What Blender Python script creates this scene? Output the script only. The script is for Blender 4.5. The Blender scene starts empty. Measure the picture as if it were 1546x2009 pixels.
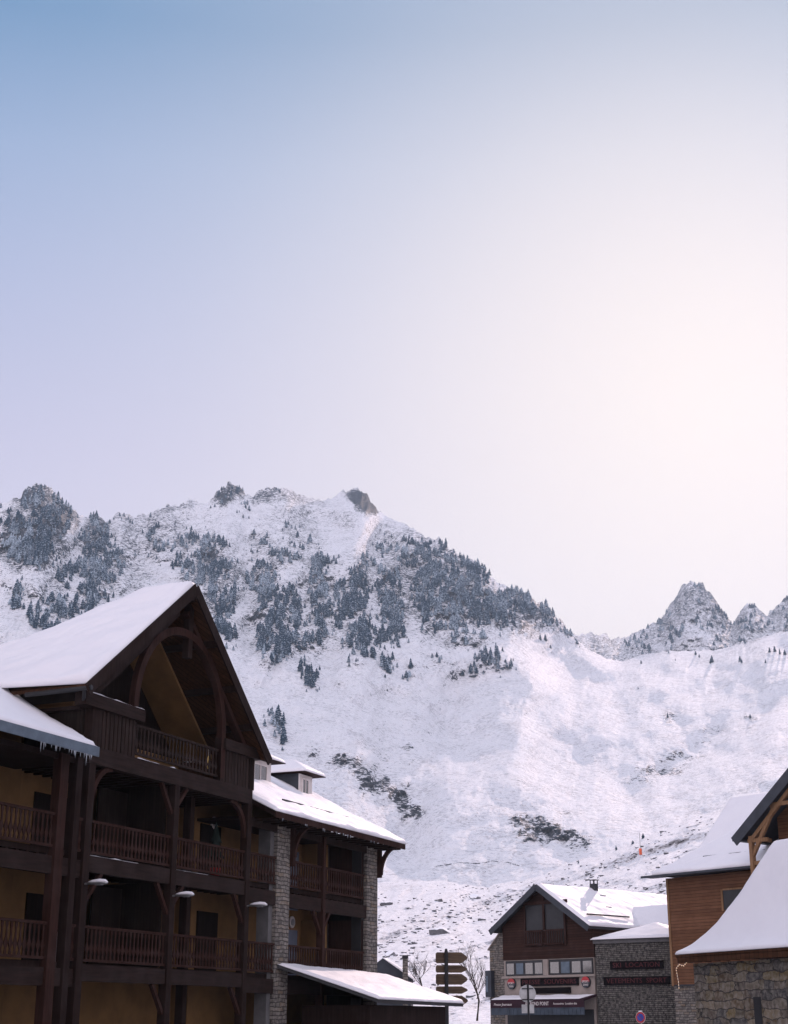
import bpy, bmesh, math, random
import numpy as np
from mathutils import Vector, Matrix

# ------------------------------------------------------------------ camera, sky, sun, exposure
SC = bpy.context.scene
COL = SC.collection
TH = math.radians(19.0); FPX = 2900.0; CAM = np.array([0.0, 0.0, 1.7])
cd = bpy.data.cameras.new('camera'); cam = bpy.data.objects.new('camera', cd); COL.objects.link(cam)
cam.location = (0, 0, 1.7); cam.rotation_euler = (math.pi / 2 + TH, 0, 0)
cd.sensor_fit = 'HORIZONTAL'; cd.sensor_width = 36; cd.lens = 36 * FPX / 1546
cd.clip_start = 0.5; cd.clip_end = 9000
SC.camera = cam

SUN_EL = math.radians(25.0); SUN_AZ = math.radians(18.0)      # azimuth measured from +Y towards +X
sdir = Vector((math.sin(SUN_AZ) * math.cos(SUN_EL), math.cos(SUN_AZ) * math.cos(SUN_EL), math.sin(SUN_EL)))
ld = bpy.data.lights.new('sun', 'SUN'); ld.energy = 2.8; ld.angle = math.radians(0.5); ld.color = (1.0, 0.75, 0.69)
sun = bpy.data.objects.new('sun', ld); COL.objects.link(sun)
sun.rotation_euler = sdir.to_track_quat('Z', 'Y').to_euler(); sun.location = (60, 150, 120)

W = bpy.data.worlds.new('World'); SC.world = W; W.use_nodes = True
nt = W.node_tree; nt.nodes.clear()
def nn(tree, typ, **kw):
    n = tree.nodes.new(typ)
    for k, v in kw.items():
        if k.startswith('i_'):
            key = k[2:]; key = int(key) if key.isdigit() else key.replace('_', ' ')
            n.inputs[key].default_value = v
        else: setattr(n, k, v)
    return n
def ramp(tree, pts, interp='LINEAR'):
    n = tree.nodes.new('ShaderNodeValToRGB'); e = n.color_ramp; e.interpolation = interp
    while len(e.elements) > 1: e.elements.remove(e.elements[-1])
    for i, (p, c) in enumerate(pts):
        if not isinstance(c, (tuple, list)): c = (c, c, c)
        el = e.elements[0] if i == 0 else e.elements.new(p)
        el.position = p; el.color = (*c[:3], 1)
    return n
def srgb(*c): return tuple((x / 255 / 12.92 if x <= 10 else ((x / 255 + .055) / 1.055) ** 2.4) for x in c)
sky = nn(nt, 'ShaderNodeTexSky', sky_type='NISHITA', sun_disc=False)
sky.sun_elevation = SUN_EL; sky.sun_rotation = SUN_AZ; sky.dust_density = 2.2; sky.air_density = 1.1; sky.altitude = 1500
tc = nn(nt, 'ShaderNodeTexCoord')
sep = nn(nt, 'ShaderNodeSeparateXYZ'); nt.links.new(tc.outputs['Generated'], sep.inputs[0])
el_r = ramp(nt, [(0.0, srgb(231, 219, 233)), (.27, srgb(226, 215, 235)), (.36, srgb(206, 202, 231)), (.45, srgb(179, 189, 225)), (.53, srgb(146, 174, 215)), (.60, srgb(82, 142, 192)), (.8, srgb(128, 168, 210)), (1, srgb(135, 172, 212))])
nt.links.new(sep.outputs['Z'], el_r.inputs[0])
dot = nn(nt, 'ShaderNodeVectorMath', operation='DOT_PRODUCT'); nt.links.new(tc.outputs['Generated'], dot.inputs[0]); _a, _e = math.radians(12), math.radians(22.5); dot.inputs[1].default_value = (math.sin(_a) * math.cos(_e), math.cos(_a) * math.cos(_e), math.sin(_e))
acs = nn(nt, 'ShaderNodeMath', operation='ARCCOSINE'); nt.links.new(dot.outputs['Value'], acs.inputs[0])
dv = nn(nt, 'ShaderNodeMath', operation='DIVIDE'); nt.links.new(acs.outputs[0], dv.inputs[0]); dv.inputs[1].default_value = math.radians(60)
gl = ramp(nt, [(0, .95), (.06, .90), (.14, .72), (.22, .48), (.32, .22), (.44, .07), (.6, 0.0)], 'B_SPLINE')
nt.links.new(dv.outputs[0], gl.inputs[0])
m1 = nn(nt, 'ShaderNodeMix', data_type='RGBA'); nt.links.new(gl.outputs[0], m1.inputs['Factor'])
nt.links.new(el_r.outputs[0], m1.inputs['A']); m1.inputs['B'].default_value = (1.12, .98, .91, 1)
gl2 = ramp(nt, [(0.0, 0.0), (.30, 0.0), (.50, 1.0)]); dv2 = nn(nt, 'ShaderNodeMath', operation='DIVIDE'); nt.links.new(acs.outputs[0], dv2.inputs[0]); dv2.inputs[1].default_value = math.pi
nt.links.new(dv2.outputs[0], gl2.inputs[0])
m1b = nn(nt, 'ShaderNodeMix', data_type='RGBA'); nt.links.new(gl2.outputs[0], m1b.inputs['Factor'])     # unseen sky behind the camera, brightened to lift the shaded snow
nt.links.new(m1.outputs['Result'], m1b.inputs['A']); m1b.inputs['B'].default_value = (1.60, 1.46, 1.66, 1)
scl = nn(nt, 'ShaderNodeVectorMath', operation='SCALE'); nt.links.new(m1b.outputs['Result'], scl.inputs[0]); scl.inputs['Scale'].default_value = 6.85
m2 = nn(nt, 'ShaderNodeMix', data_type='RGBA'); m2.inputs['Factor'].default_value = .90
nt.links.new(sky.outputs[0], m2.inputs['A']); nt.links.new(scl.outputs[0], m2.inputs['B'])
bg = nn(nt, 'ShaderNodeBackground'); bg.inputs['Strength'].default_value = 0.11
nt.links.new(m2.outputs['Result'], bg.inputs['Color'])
wo = nn(nt, 'ShaderNodeOutputWorld'); nt.links.new(bg.outputs[0], wo.inputs[0])
SC.view_settings.view_transform = 'Standard'; SC.view_settings.look = 'None'; SC.view_settings.exposure = 0.3; SC.view_settings.gamma = 1
SC.render.engine = 'CYCLES'
SC.cycles.max_bounces = 8; SC.cycles.volume_bounces = 0; SC.cycles.volume_step_rate = 10

# ------------------------------------------------------------------ helpers
def tag(o, label=None, cat=None, group=None, kind=None):
    if label: o['label'] = label
    if cat: o['category'] = cat
    if group: o['group'] = group
    if kind: o['kind'] = kind
    return o
def raydir(px, py):
    dx = (np.asarray(px, float) - 773) / FPX; dy = (1004.5 - np.asarray(py, float)) / FPX
    return dx, math.cos(TH) - dy * math.sin(TH), math.sin(TH) + dy * math.cos(TH)
def at_r(px, py, r):
    """a point of the terrain survey: bearing and height angle as read off the photo, r metres away over the ground"""
    x, y, z = raydir(px, py); h = np.hypot(x, y)
    return x / h * r, y / h * r, CAM[2] + z / h * r
def noise2(x, y, seed=0):
    x = np.asarray(x, float); y = np.asarray(y, float)
    xi = np.floor(x).astype(np.int64); yi = np.floor(y).astype(np.int64); xf = x - xi; yf = y - yi
    def hsh(a, b):
        n = (a * 374761393 + b * 668265263 + seed * 1442695041) & 0xffffffff
        n = ((n ^ (n >> 13)) * 1274126177) & 0xffffffff
        return ((n ^ (n >> 16)) & 0xffff) / 65535.0
    u = xf * xf * xf * (xf * (xf * 6 - 15) + 10); v = yf * yf * yf * (yf * (yf * 6 - 15) + 10)
    a = hsh(xi, yi); b = hsh(xi + 1, yi); c = hsh(xi, yi + 1); d = hsh(xi + 1, yi + 1)
    return (a * (1 - u) + b * u) * (1 - v) + (c * (1 - u) + d * u) * v
def fbm(x, y, o=4, seed=0, gain=.5):
    s = 0; a = 1; t = 0
    for i in range(o):
        s = s + a * noise2(x * 2 ** i + 17.3 * i, y * 2 ** i - 9.1 * i, seed + i); t += a; a *= gain
    return s / t
def ridged(x, y, o=4, seed=0):
    s = 0; a = 1; t = 0
    for i in range(o):
        s = s + a * (1 - abs(2 * noise2(x * 2 ** i, y * 2 ** i, seed + i) - 1)); t += a; a *= .5
    return s / t
def mesh_from(name, V, Fc, mat=None, smooth=False, parent=None):
    me = bpy.data.meshes.new(name)
    V = np.asarray(V, np.float32); Fc = np.asarray(Fc, np.int32)
    me.vertices.add(len(V)); me.vertices.foreach_set('co', V.ravel())
    k = Fc.shape[1]; me.loops.add(Fc.size); me.loops.foreach_set('vertex_index', Fc.ravel())
    me.polygons.add(len(Fc)); me.polygons.foreach_set('loop_start', np.arange(0, Fc.size, k, dtype=np.int32))
    me.polygons.foreach_set('loop_total', np.full(len(Fc), k, np.int32))
    if smooth: me.polygons.foreach_set('use_smooth', np.ones(len(Fc), bool))
    me.update(calc_edges=True); me.validate()
    o = bpy.data.objects.new(name, me); COL.objects.link(o)
    if mat: me.materials.append(mat)
    if parent: o.parent = parent
    return o

# ------------------------------------------------------------------ materials
def mat(name):
    m = bpy.data.materials.new(name); m.use_nodes = True; t = m.node_tree; b = t.nodes['Principled BSDF']
    return m, t, b
def L(t, a, b): t.links.new(a, b)
def pos(t, scale=(1, 1, 1), obj=True):
    c = nn(t, 'ShaderNodeTexCoord'); mp = nn(t, 'ShaderNodeMapping'); mp.inputs['Scale'].default_value = scale
    L(t, c.outputs['Object'], mp.inputs[0]); return mp.outputs[0]
def noi(t, vec, scale, detail=4, rough=.55, dist=0.):
    n = nn(t, 'ShaderNodeTexNoise'); n.inputs['Scale'].default_value = scale; n.inputs['Detail'].default_value = detail
    n.inputs['Roughness'].default_value = rough; n.inputs['Distortion'].default_value = dist; L(t, vec, n.inputs['Vector']); return n.outputs['Fac']
def math_(t, op, a, b=None, c=None, clamp=False):
    n = nn(t, 'ShaderNodeMath', operation=op, use_clamp=clamp)
    for i, v in enumerate((a, b, c)):
        if v is None: continue
        if isinstance(v, (int, float)): n.inputs[i].default_value = v
        else: L(t, v, n.inputs[i])
    return n.outputs[0]
def mixc(t, f, a, b):
    n = nn(t, 'ShaderNodeMix', data_type='RGBA')
    for k, v in (('Factor', f), ('A', a), ('B', b)):
        if isinstance(v, (int, float)): n.inputs[k].default_value = v
        elif isinstance(v, tuple): n.inputs[k].default_value = (*v[:3], 1)
        else: L(t, v, n.inputs[k])
    return n.outputs['Result']
def bump(t, b, h, strength=.3, dist=.05):
    n = nn(t, 'ShaderNodeBump'); n.inputs['Strength'].default_value = strength; n.inputs['Distance'].default_value = dist
    L(t, h, n.inputs['Height']); L(t, n.outputs[0], b.inputs['Normal'])
def sstep(t, v, a, b):
    n = nn(t, 'ShaderNodeMapRange', interpolation_type='SMOOTHSTEP'); L(t, v, n.inputs[0])
    n.inputs[1].default_value = a; n.inputs[2].default_value = b; return n.outputs[0]
SNOW = (.86, .85, .87)
M = {}
def terrain_mat(name, k=1.0, speck=.5, st=.25):
    """snow over rough ground: rock and dry grass come through where the rock attribute and fine noise say so"""
    m, t, b = mat(name)
    at = nn(t, 'ShaderNodeAttribute', attribute_name='rock')
    p1 = pos(t, (1, 1, 2.6)); p2 = pos(t, (1, 1, 1))
    n1 = noi(t, p1, .30 * k, 5, .72); n2 = noi(t, p2, .045 * k, 4, .6); n3 = noi(t, p1, .9 * k, 3, .6)
    geo = nn(t, 'ShaderNodeNewGeometry'); sp = nn(t, 'ShaderNodeSeparateXYZ'); L(t, geo.outputs['Normal'], sp.inputs[0])
    steep = math_(t, 'SUBTRACT', .80, sp.outputs['Z'])
    v = math_(t, 'ADD', math_(t, 'MULTIPLY', at.outputs['Fac'], .30), math_(t, 'MULTIPLY', n1, 1.6))
    v = math_(t, 'ADD', v, math_(t, 'MULTIPLY', n2, .22)); v = math_(t, 'ADD', v, math_(t, 'MULTIPLY', n3, .16))
    v = math_(t, 'ADD', v, math_(t, 'MULTIPLY', steep, st))
    rockf = sstep(t, v, 1.33 - .1 * speck, 1.37 - .1 * speck)
    gr = math_(t, 'ADD', noi(t, p1, .36 * k, 3, .7), math_(t, 'MULTIPLY', n2, .42))
    grf = math_(t, 'MULTIPLY', sstep(t, gr, .76, .80), .35)
    rc = mixc(t, sstep(t, noi(t, p2, .5 * k, 3), .4, .65), (.022, .034, .045), (.085, .085, .095))
    c = mixc(t, grf, SNOW, (.17, .16, .17)); c = mixc(t, rockf, c, rc)
    L(t, c, b.inputs['Base Color']); b.inputs['Roughness'].default_value = .75
    b.inputs['Specular IOR Level'].default_value = .15
    h = math_(t, 'ADD', noi(t, p2, .12 * k, 6, .62), math_(t, 'MULTIPLY', n1, .25))
    bump(t, b, h, 1.0, 5.0 / k)
    return m
M['mountain'] = terrain_mat('snowy_rock_slope', 1.0, .5)
M['hill'] = terrain_mat('snowy_moraine', 4.5, .4, .08)
def snow_mat(name, ripple=.25):
    m, t, b = mat(name); p = pos(t)
    L(t, mixc(t, noi(t, p, .8, 3), (.70, .68, .71), (.77, .75, .765)), b.inputs['Base Color']); b.inputs['Roughness'].default_value = .6
    b.inputs['Specular IOR Level'].default_value = .2
    h = math_(t, 'ADD', noi(t, p, 1.6, 4, .5), math_(t, 'MULTIPLY', noi(t, p, 24, 3), .12)); bump(t, b, h, ripple, .12); return m
M['snow'] = snow_mat('roof_snow')
def tree_mat():
    m, t, b = mat('frosted_needles'); p = pos(t)
    geo = nn(t, 'ShaderNodeNewGeometry'); sp = nn(t, 'ShaderNodeSeparateXYZ'); L(t, geo.outputs['Normal'], sp.inputs[0])
    n = noi(t, p, .8, 4, .75); v = math_(t, 'ADD', math_(t, 'MULTIPLY', sp.outputs['Z'], .30), math_(t, 'ADD', n, math_(t, 'MULTIPLY', math_(t, 'SUBTRACT', noi(t, p, .03, 2), .5), .5)))
    f = math_(t, 'MULTIPLY', sstep(t, v, .70, .80), .85)
    c = mixc(t, noi(t, p, .35, 2), (.002, .022, .048), (.008, .042, .074))
    L(t, mixc(t, f, c, (.60, .70, .80)), b.inputs['Base Color']); b.inputs['Roughness'].default_value = .8; b.inputs['Specular IOR Level'].default_value = .1
    return m
M['tree'] = tree_mat()

# ------------------------------------------------------------------ terrain
PATCH = [  # woods and crags of the mountain: centre, half sizes, how thick
 (77,985,34,32,.5),(50,1065,50,45,1),(111,1020,30,40,.8),(77,1092,30,25,.9),(20,1040,25,40,.9),(188,1061,25,50,.8),(215,1108,30,35,.9),(158,1115,35,18,1),(128,1138,22,18,1),(188,1142,25,25,1),
 (94,1206,38,35,1),(168,1182,25,30,1),(138,1195,22,22,1),(30,1175,14,25,.8),(161,1071,10,18,.8),(302,1048,15,20,.6),(316,1078,15,18,.6),(366,1065,25,15,.7),(420,1095,35,42,1),(387,1120,30,28,1),
 (434,1155,28,50,1),(440,1206,20,40,1),(450,1240,14,20,.8),(343,1100,12,18,.7),(512,1056,16,20,.9),(563,1091,30,14,.9),(594,1063,22,16,.5),(570,1030,10,20,.5),(512,1137,30,28,1),(532,1192,30,40,1),(567,1190,22,35,1),
 (536,1261,34,45,1),(590,1254,12,30,1),(555,1230,35,40,1),(598,1312,10,18,.9),(611,1335,12,16,.9),(621,1137,22,50,1),(629,1188,20,45,1),(617,1246,25,22,.6),(664,1192,14,45,.8),(664,1149,20,25,.8),
 (640,1110,22,14,.7),(699,1160,25,40,.9),(699,1207,26,35,1),(703,1254,22,33,1),(730,1242,20,30,1),(745,1250,25,12,.8),(730,1292,22,12,.7),(761,1304,14,20,.9),(798,1316,10,16,1),(761,1149,25,42,1),
 (769,1200,22,42,1),(780,1242,14,18,1),(722,1106,15,18,.6),(761,1079,22,18,.5),(811,1087,35,32,.8),(858,1106,50,40,1),(846,1160,42,50,1),(897,1141,50,40,1),(924,1130,50,30,1),(877,1199,50,40,1),
 (850,1215,35,30,.9),(943,1192,50,34,.8),(916,1254,36,14,.9),(904,1222,40,20,.9),(959,1293,27,14,1),(990,1308,14,14,1),(924,1320,14,7,.6),(854,1292,12,7,.6),(942,1120,44,20,1),(1004,1184,50,28,1),
 (1046,1188,35,22,1),(1080,1216,26,16,.9),(1112,1242,18,10,.8),(1138,1262,8,5,.8),(975,1214,35,20,.9),(925,1180,40,35,.9),(543,1424,12,20,.7),(530,1410,8,12,.5),(232,1012,12,8,.8),(262,1020,8,5,.6),(450,975,26,18,.35),(540,962,14,6,.5),
 (485,1000,10,12,.4),(500,1500,8,10,.4),(553,1450,8,14,.4)]
ROCK = [(77,975,38,30,1),(111,1020,35,45,1),(50,1060,55,50,.8),(188,1050,25,45,.9),(448,962,36,22,1),(326,994,24,12,.8),(370,992,22,10,.8),(704,972,32,15,1.7),(728,986,24,14,1.8),(734,992,22,12,1.4),(520,968,24,14,.8),(560,975,50,14,.5),(620,985,30,12,.5),(800,1050,60,20,.4),(718,1524,24,18,1.3),(747,1545,24,18,1.3),
 (793,1580,17,26,1.3),(822,1595,16,11,1.4),(680,1498,34,14,1.1),(770,1562,20,14,1.0),(611,1482,10,18,.7),(793,1462,15,8,1),(1040,1612,38,12,1.2),(1075,1635,48,15,1.5),(1130,1650,30,14,.9),(1105,1600,16,10,.7),(1300,1510,45,11,.9),(1250,1530,25,8,.7),(1345,1482,40,9,.9),(1390,1458,26,8,.7),(1430,1430,50,9,.5),
 (1308,1405,14,7,.9),(1475,1405,9,6,.9),(600,1060,40,60,.45),(520,1090,40,60,.4),(740,1110,60,60,.4),(860,1160,110,80,.5),(1000,1200,90,40,.5),(600,1210,120,100,.35),(910,1170,30,20,1),(900,1260,60,20,.5),(640,1020,80,20,.35),(300,1040,80,60,.5),(240,1120,60,60,.4),(420,1140,60,80,.4),
 (750,1520,60,60,.35),(870,1310,50,20,.35),(1005,1590,80,8,.3),(1500,1270,60,12,.6),(1460,1262,40,10,.5),(1180,1245,40,14,.9),(870,1380,18,8,.5),(830,1430,70,20,.25),(60,1110,60,60,.3),(1240,1240,30,20,.5)]
def masks(px, py, lst):
    m = np.zeros(np.broadcast(px, py).shape); px = np.asarray(px, float); py = np.asarray(py, float)
    wx = (fbm(px / 26, py / 26, 4, 101) - .5) * 34; wy = (fbm(px / 26 + 40, py / 26, 4, 103) - .5) * 34
    px, py = px + wx, py + wy
    for cx, cy, rx, ry, d in lst:
        q = ((px - cx) / rx) ** 2 + ((py - cy) / ry) ** 2
        m = np.maximum(m, d * np.clip(1.25 - .55 * q, 0, 1))
    return m
SKY1 = [(-1200,1180),(-800,1080),(-400,1010),(-120,1000),(0,990),(12,985),(40,974),(50,957),(74,950),(101,957),(114,974),(128,987),(145,1001),(168,1017),(192,1011),(205,1021),(219,1021),(232,1004),(262,1014),(303,1001),(326,990),(357,992),(370,980),(404,989),(417,977),(434,957),(451,947),(471,955),(484,970),(496,974),(505,962),(544,955),(571,963),(617,980),(650,978),(672,963),(699,956),(710,963),(730,986),(753,1010),(788,1025),(819,1042),(838,1056),(862,1056),(889,1081),(936,1106),(974,1141),(1000,1153),(1030,1163),(1067,1186),(1105,1220),(1117,1243),(1151,1272),(1190,1292),(1222,1297),(1255,1287),(1310,1278),(1401,1276),(1456,1262),(1506,1247),(1546,1237),(1700,1190),(1950,1150),(2200,1230),(2700,1350)]
def interp(x, pts):
    a = np.array(pts, float); return np.interp(x, a[:, 0], a[:, 1])
def interps(x, pts, w=45):
    return sum(interp(x + w * k / 4, pts) * c for k, c in zip(range(-4, 5), (.03, .07, .12, .17, .22, .17, .12, .07, .03)))
R1 = [(-400,1350),(12,1350),(200,1400),(450,1500),(700,1620),(800,1560),(900,1450),(1000,1350),(1150,1300),(1222,1320),(1400,1350),(1546,1300),(1950,1400)]
SPUR = [  # broad forms: ridge (+) or gully (-) along a polyline, half width px, strength
 ([(640,985),(700,1100),(760,1330),(800,1480)],50,-.010),([(880,1040),(900,1150),(960,1290)],60,.016),([(800,1060),(770,1150),(740,1290)],32,.014),
 ([(700,1080),(705,1180),(720,1290)],30,.010),([(640,1090),(620,1180),(600,1330)],34,.014),([(560,1100),(540,1200),(540,1320)],40,.012),([(430,1050),(430,1150),(470,1300)],45,.014),
 ([(190,1030),(190,1110),(150,1210)],40,.014),([(70,950),(60,1050),(40,1120)],60,.016),([(470,1090),(500,1250),(560,1400)],30,-.012),([(880,1370),(862,1450),(820,1600),(800,1690)],26,-.016),
 ([(1000,1420),(1060,1510),(1170,1620)],55,.016),([(1100,1280),(1000,1340),(930,1400)],60,-.010),([(1230,1560),(1300,1510),(1400,1445),(1560,1370)],30,-.016),([(1200,1530),(1100,1450),(1020,1380)],35,-.008),
 ([(940,1430),(960,1500),(900,1600)],60,.016),([(1120,1290),(1200,1320),(1300,1350)],30,.008),([(1200,1640),(1330,1580),(1560,1500)],60,.014)]
BENCH = [(915,100,1570,1440,.085,-.15),(1085,70,1630,1500,.075,-.6),(1085,60,1370,1290,.065,-.4),(1190,60,1310,1275,.035,-.2),(1260,130,1352,1322,.02,.1),(640,80,1000,965,.03,-.1),(780,60,1735,1650,.05,0),(1330,140,1640,1540,.04,.4),(160,40,1040,1000,.03,-.6),(1420,160,1420,1340,.02,.2),(470,60,1330,1240,.02,0)]
def segd(px, py, pts):
    d = np.full(np.broadcast(px, py).shape, 1e9)
    for (x0, y0), (x1, y1) in zip(pts, pts[1:]):
        vx, vy = x1 - x0, y1 - y0; t = np.clip(((px - x0) * vx + (py - y0) * vy) / (vx * vx + vy * vy), 0, 1)
        d = np.minimum(d, np.hypot(px - x0 - t * vx, py - y0 - t * vy))
    return d
YF = 1790.0
def ysky1(px):
    rough = masks(px, interp(px, SKY1), PATCH + ROCK)
    return interp(px, SKY1) + (fbm(px / 7, px * 0, 5, 5, .62) - .5) * (6 + 17 * np.clip(rough, 0, 1))
def r_mount(px, py):
    ys = ysky1(px); t = np.clip((YF - py) / (YF - interps(px, SKY1, 25)), 0, 1.5)
    r0 = 640 - 60 * np.clip((px - 1100) / 400, 0, 1); lr = np.log(r0) + np.log(interps(px, R1, 90) / r0) * (t - .06 * np.sin(math.pi * t))
    rk = np.clip(masks(px, py, ROCK) * .8 + masks(px, py, PATCH) * .7, 0, 1.2)
    up = np.clip((1450 - py) / 250, 0, 1) * np.clip((1180 - px) / 120, 0, 1)
    fade = np.clip((py - ys) / 40, 0.12, 1)
    d = 0
    for pts, w, a in SPUR:
        q = segd(px + 18 * (fbm(px / 40, py / 40, 3, 77) - .5), py, pts); d = d - a * np.exp(-(q / w) ** 2)
    for cx, hw, yl, yh, A, sl in BENCH:
        v = np.clip((yl - (py + sl * (px - cx)) + 16 * (fbm(px / 38, py / 38, 3, 63) - .5)) / (yl - yh), 0, 1)
        d = d + A * v * v * (3 - 2 * v) * np.exp(-((px - cx) / hw) ** 2) * np.clip(1 - (yh - py) / 330, 0, 1)
    db = d; d = 0
    a = px + .35 * py
    d = d - (.012 + .018 * up) * (ridged(a / 105, py / 330, 4, 3) - .5)
    d = d - (.012 + .003 * up + .010 * rk) * (fbm(a / 36, py / 46, 5, 9) - .5) * 1.5
    d = d - (.0010 + .0100 * rk) * (ridged(px / 13, py / 15, 3, 21) - .5)
    d = d - .0022 * (fbm(px / 60, py / 16, 5, 31, .65) - .5) - .040 * (fbm((px - py) / 150, (py + .4 * px) / 90, 3, 131) - .5)
    return np.exp(lr + db + d * fade)
def grid_mesh(name, X, Y, Z, m, rock=None):
    n, k = X.shape; V = np.stack([X, Y, Z], -1).reshape(-1, 3)
    i = np.arange(n * k).reshape(n, k); Fq = np.stack([i[:-1, :-1], i[:-1, 1:], i[1:, 1:], i[1:, :-1]], -1).reshape(-1, 4)
    o = mesh_from(name, V, Fq, m, True)
    if rock is not None:
        a = o.data.attributes.new('rock', 'FLOAT', 'POINT'); a.data.foreach_set('value', rock.ravel().astype(np.float32))
    return o
def sheet(name, rfun, yskyf, x0, x1, nx, ylow, ny, m, rockf, back=((1.02, .99), (1.12, .9), (1.3, .6), (1.5, .3))):
    px = np.concatenate([np.linspace(x0 - 700, x0, 60)[:-1], np.linspace(x0, x1, nx), np.linspace(x1, x1 + 800, 60)[1:]])[None, :]; ys = yskyf(px)
    t = np.linspace(0, 1, ny)[:, None]; py = ylow + (ys - ylow) * t; pxx = px + 0 * py
    r = rfun(pxx, py); X, Y, Z = at_r(pxx, py, r); rk = rockf(pxx, py)
    for a, b in back:     # the slope going down behind the crest
        X = np.vstack([X, X[ny - 1:ny] * a]); Y = np.vstack([Y, Y[ny - 1:ny] * a]); Z = np.vstack([Z, Z[ny - 1:ny] * b]); rk = np.vstack([rk, rk[ny - 1:ny]])
    return grid_mesh(name, X, Y, Z, m, rk)
CREV = [(855,1701),(880,1697),(905,1692),(940,1694),(965,1690),(1000,1693),(1018,1698)]
rock1 = lambda x, y: np.clip(1.5 * np.exp(-(segd(x, y + 5 * (fbm(x / 20, y * 0, 3, 8) - .5), CREV) / 1.3) ** 2) + masks(x, y, ROCK) + .22 * masks(x, y, PATCH) + .30 * (fbm(x / 60, y / 45, 3, 55) - .45) + .36 * np.clip((1350 - y) / 160, 0, 1) * np.clip((1220 - x) / 120, 0, 1) * (.3 + 1.4 * fbm(x / 45, y / 60, 3, 57)), -.3, 2.2)
tag(sheet('mountain_slope', r_mount, ysky1, -60, 1640, 900, YF, 640, M['mountain'], rock1), kind='structure')

SKY2 = [(600,1330),(900,1290),(1040,1262),(1105,1245),(1150,1247),(1170,1243),(1188,1246),(1205,1254),(1226,1251),(1247,1239),(1276,1224),(1297,1214),(1318,1180),(1335,1155),(1355,1140),(1376,1145),(1397,1168),(1414,1193),(1439,1226),(1447,1205),(1464,1187),(1485,1191),(1506,1207),(1527,1184),(1539,1172),(1580,1150),(1650,1180),(1750,1130),(1950,1190),(2500,1280)]
def ysky2(px): return interp(px, SKY2) + (fbm(px / 9, px * 0, 6, 15, .65) - .5) * 20
def r_far(px, py):
    ys = ysky2(px); t = np.clip((1330 - py) / (1330 - interps(px, SKY2, 16) + 40), 0, 1.5)
    d = -.03 * (ridged((px + .4 * py) / 60, py / 120, 5, 41) - .5) - .012 * (ridged(px / 14, py / 18, 4, 43) - .5) - .006 * (fbm(px / 5, py / 5, 3, 44) - .5)
    return np.exp(np.log(1700) + .24 * t + d * np.clip((py - ys) / 30, .15, 1))
rock2 = lambda x, y: np.clip(1.0 - np.clip((y - ysky2(x) - 40) / 90, 0, 1) * .4 + .5 * (fbm(x / 16, y / 30, 3, 61) - .5), 0, 1.2)
tag(sheet('far_peak', r_far, ysky2, 960, 1640, 330, 1345, 150, M['mountain'], rock2), kind='structure')

SKY0 = [(-400,1745),(500,1738),(740,1732),(762,1729),(821,1728),(872,1729),(917,1737),(960,1740),(977,1733),(1029,1727),(1066,1717),(1095,1702),(1140,1685),(1174,1681),(1208,1665),(1258,1647),(1297,1631),(1350,1608),(1418,1587),(1500,1560),(1600,1530),(1900,1480),(2700,1500)]
def ysky0(px): return interp(px, SKY0) + (fbm(px / 11, px * 0, 3, 25) - .5) * 5
def r_hill(px, py):
    ys = ysky0(px); t = np.clip((2062 - py) / (2062 - interps(px, SKY0, 60)), 0, 1.5); r1 = interps(px, [(-400,330),(740,330),(950,310),(1100,290),(1300,270),(1900,240)], 120)
    # terraces of the moraine: risers climbing to the right, as the ski tracks do
    v = py + .34 * (px - 900) + 26 * (fbm(px / 160, py / 160, 3, 71) - .5)
    ter = np.sin(v / 15.0) * .010 + np.sin(v / 6.1 + 1) * .004
    d = ter * 1.0 - .040 * (ridged(px / 95, v / 42, 4, 73) - .5) - .022 * (fbm(px / 20, v / 9, 5, 75, .6) - .5)
    return np.exp(np.log(97) + np.log(r1 / 97) * t + d * np.clip((py - ys) / 14, .2, 1) * np.clip((2062 - py) / 60, 0, 1))
def rock0(x, y):
    v = y + .34 * (x - 900)
    b = np.exp(-((v - 1800) / 17) ** 2) * .4 + np.exp(-((v - 1765) / 12) ** 2) * .3 + np.exp(-((v - 1845) / 10) ** 2) * .2
    return np.clip((b + .5 * (fbm(x / 40, v / 14, 3, 81) - .45)) * np.clip((1230 - x) / 120, .25, 1), -.3, 1)
tag(sheet('snowy_hill', r_hill, ysky0, -60, 1640, 540, 2062, 330, M['hill'], rock0, back=((1.02, .99), (1.08, .93), (1.2, .8), (1.5, .6), (1.9, .5))), kind='structure')
m, t, b = mat('trodden_snow'); p = pos(t)
L(t, mixc(t, sstep(t, noi(t, p, .35, 4), .42, .6), (.62, .62, .66), (.12, .12, .13)), b.inputs['Base Color']); bump(t, b, noi(t, p, 3, 4), .3, .05); M['ground'] = m
o = mesh_from('ground', [(-1500, -300, 0), (1500, -300, 0), (1500, 1500, 0), (-1500, 1500, 0)], [(0, 1, 2, 3)], M['ground']); tag(o, kind='structure')

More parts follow.
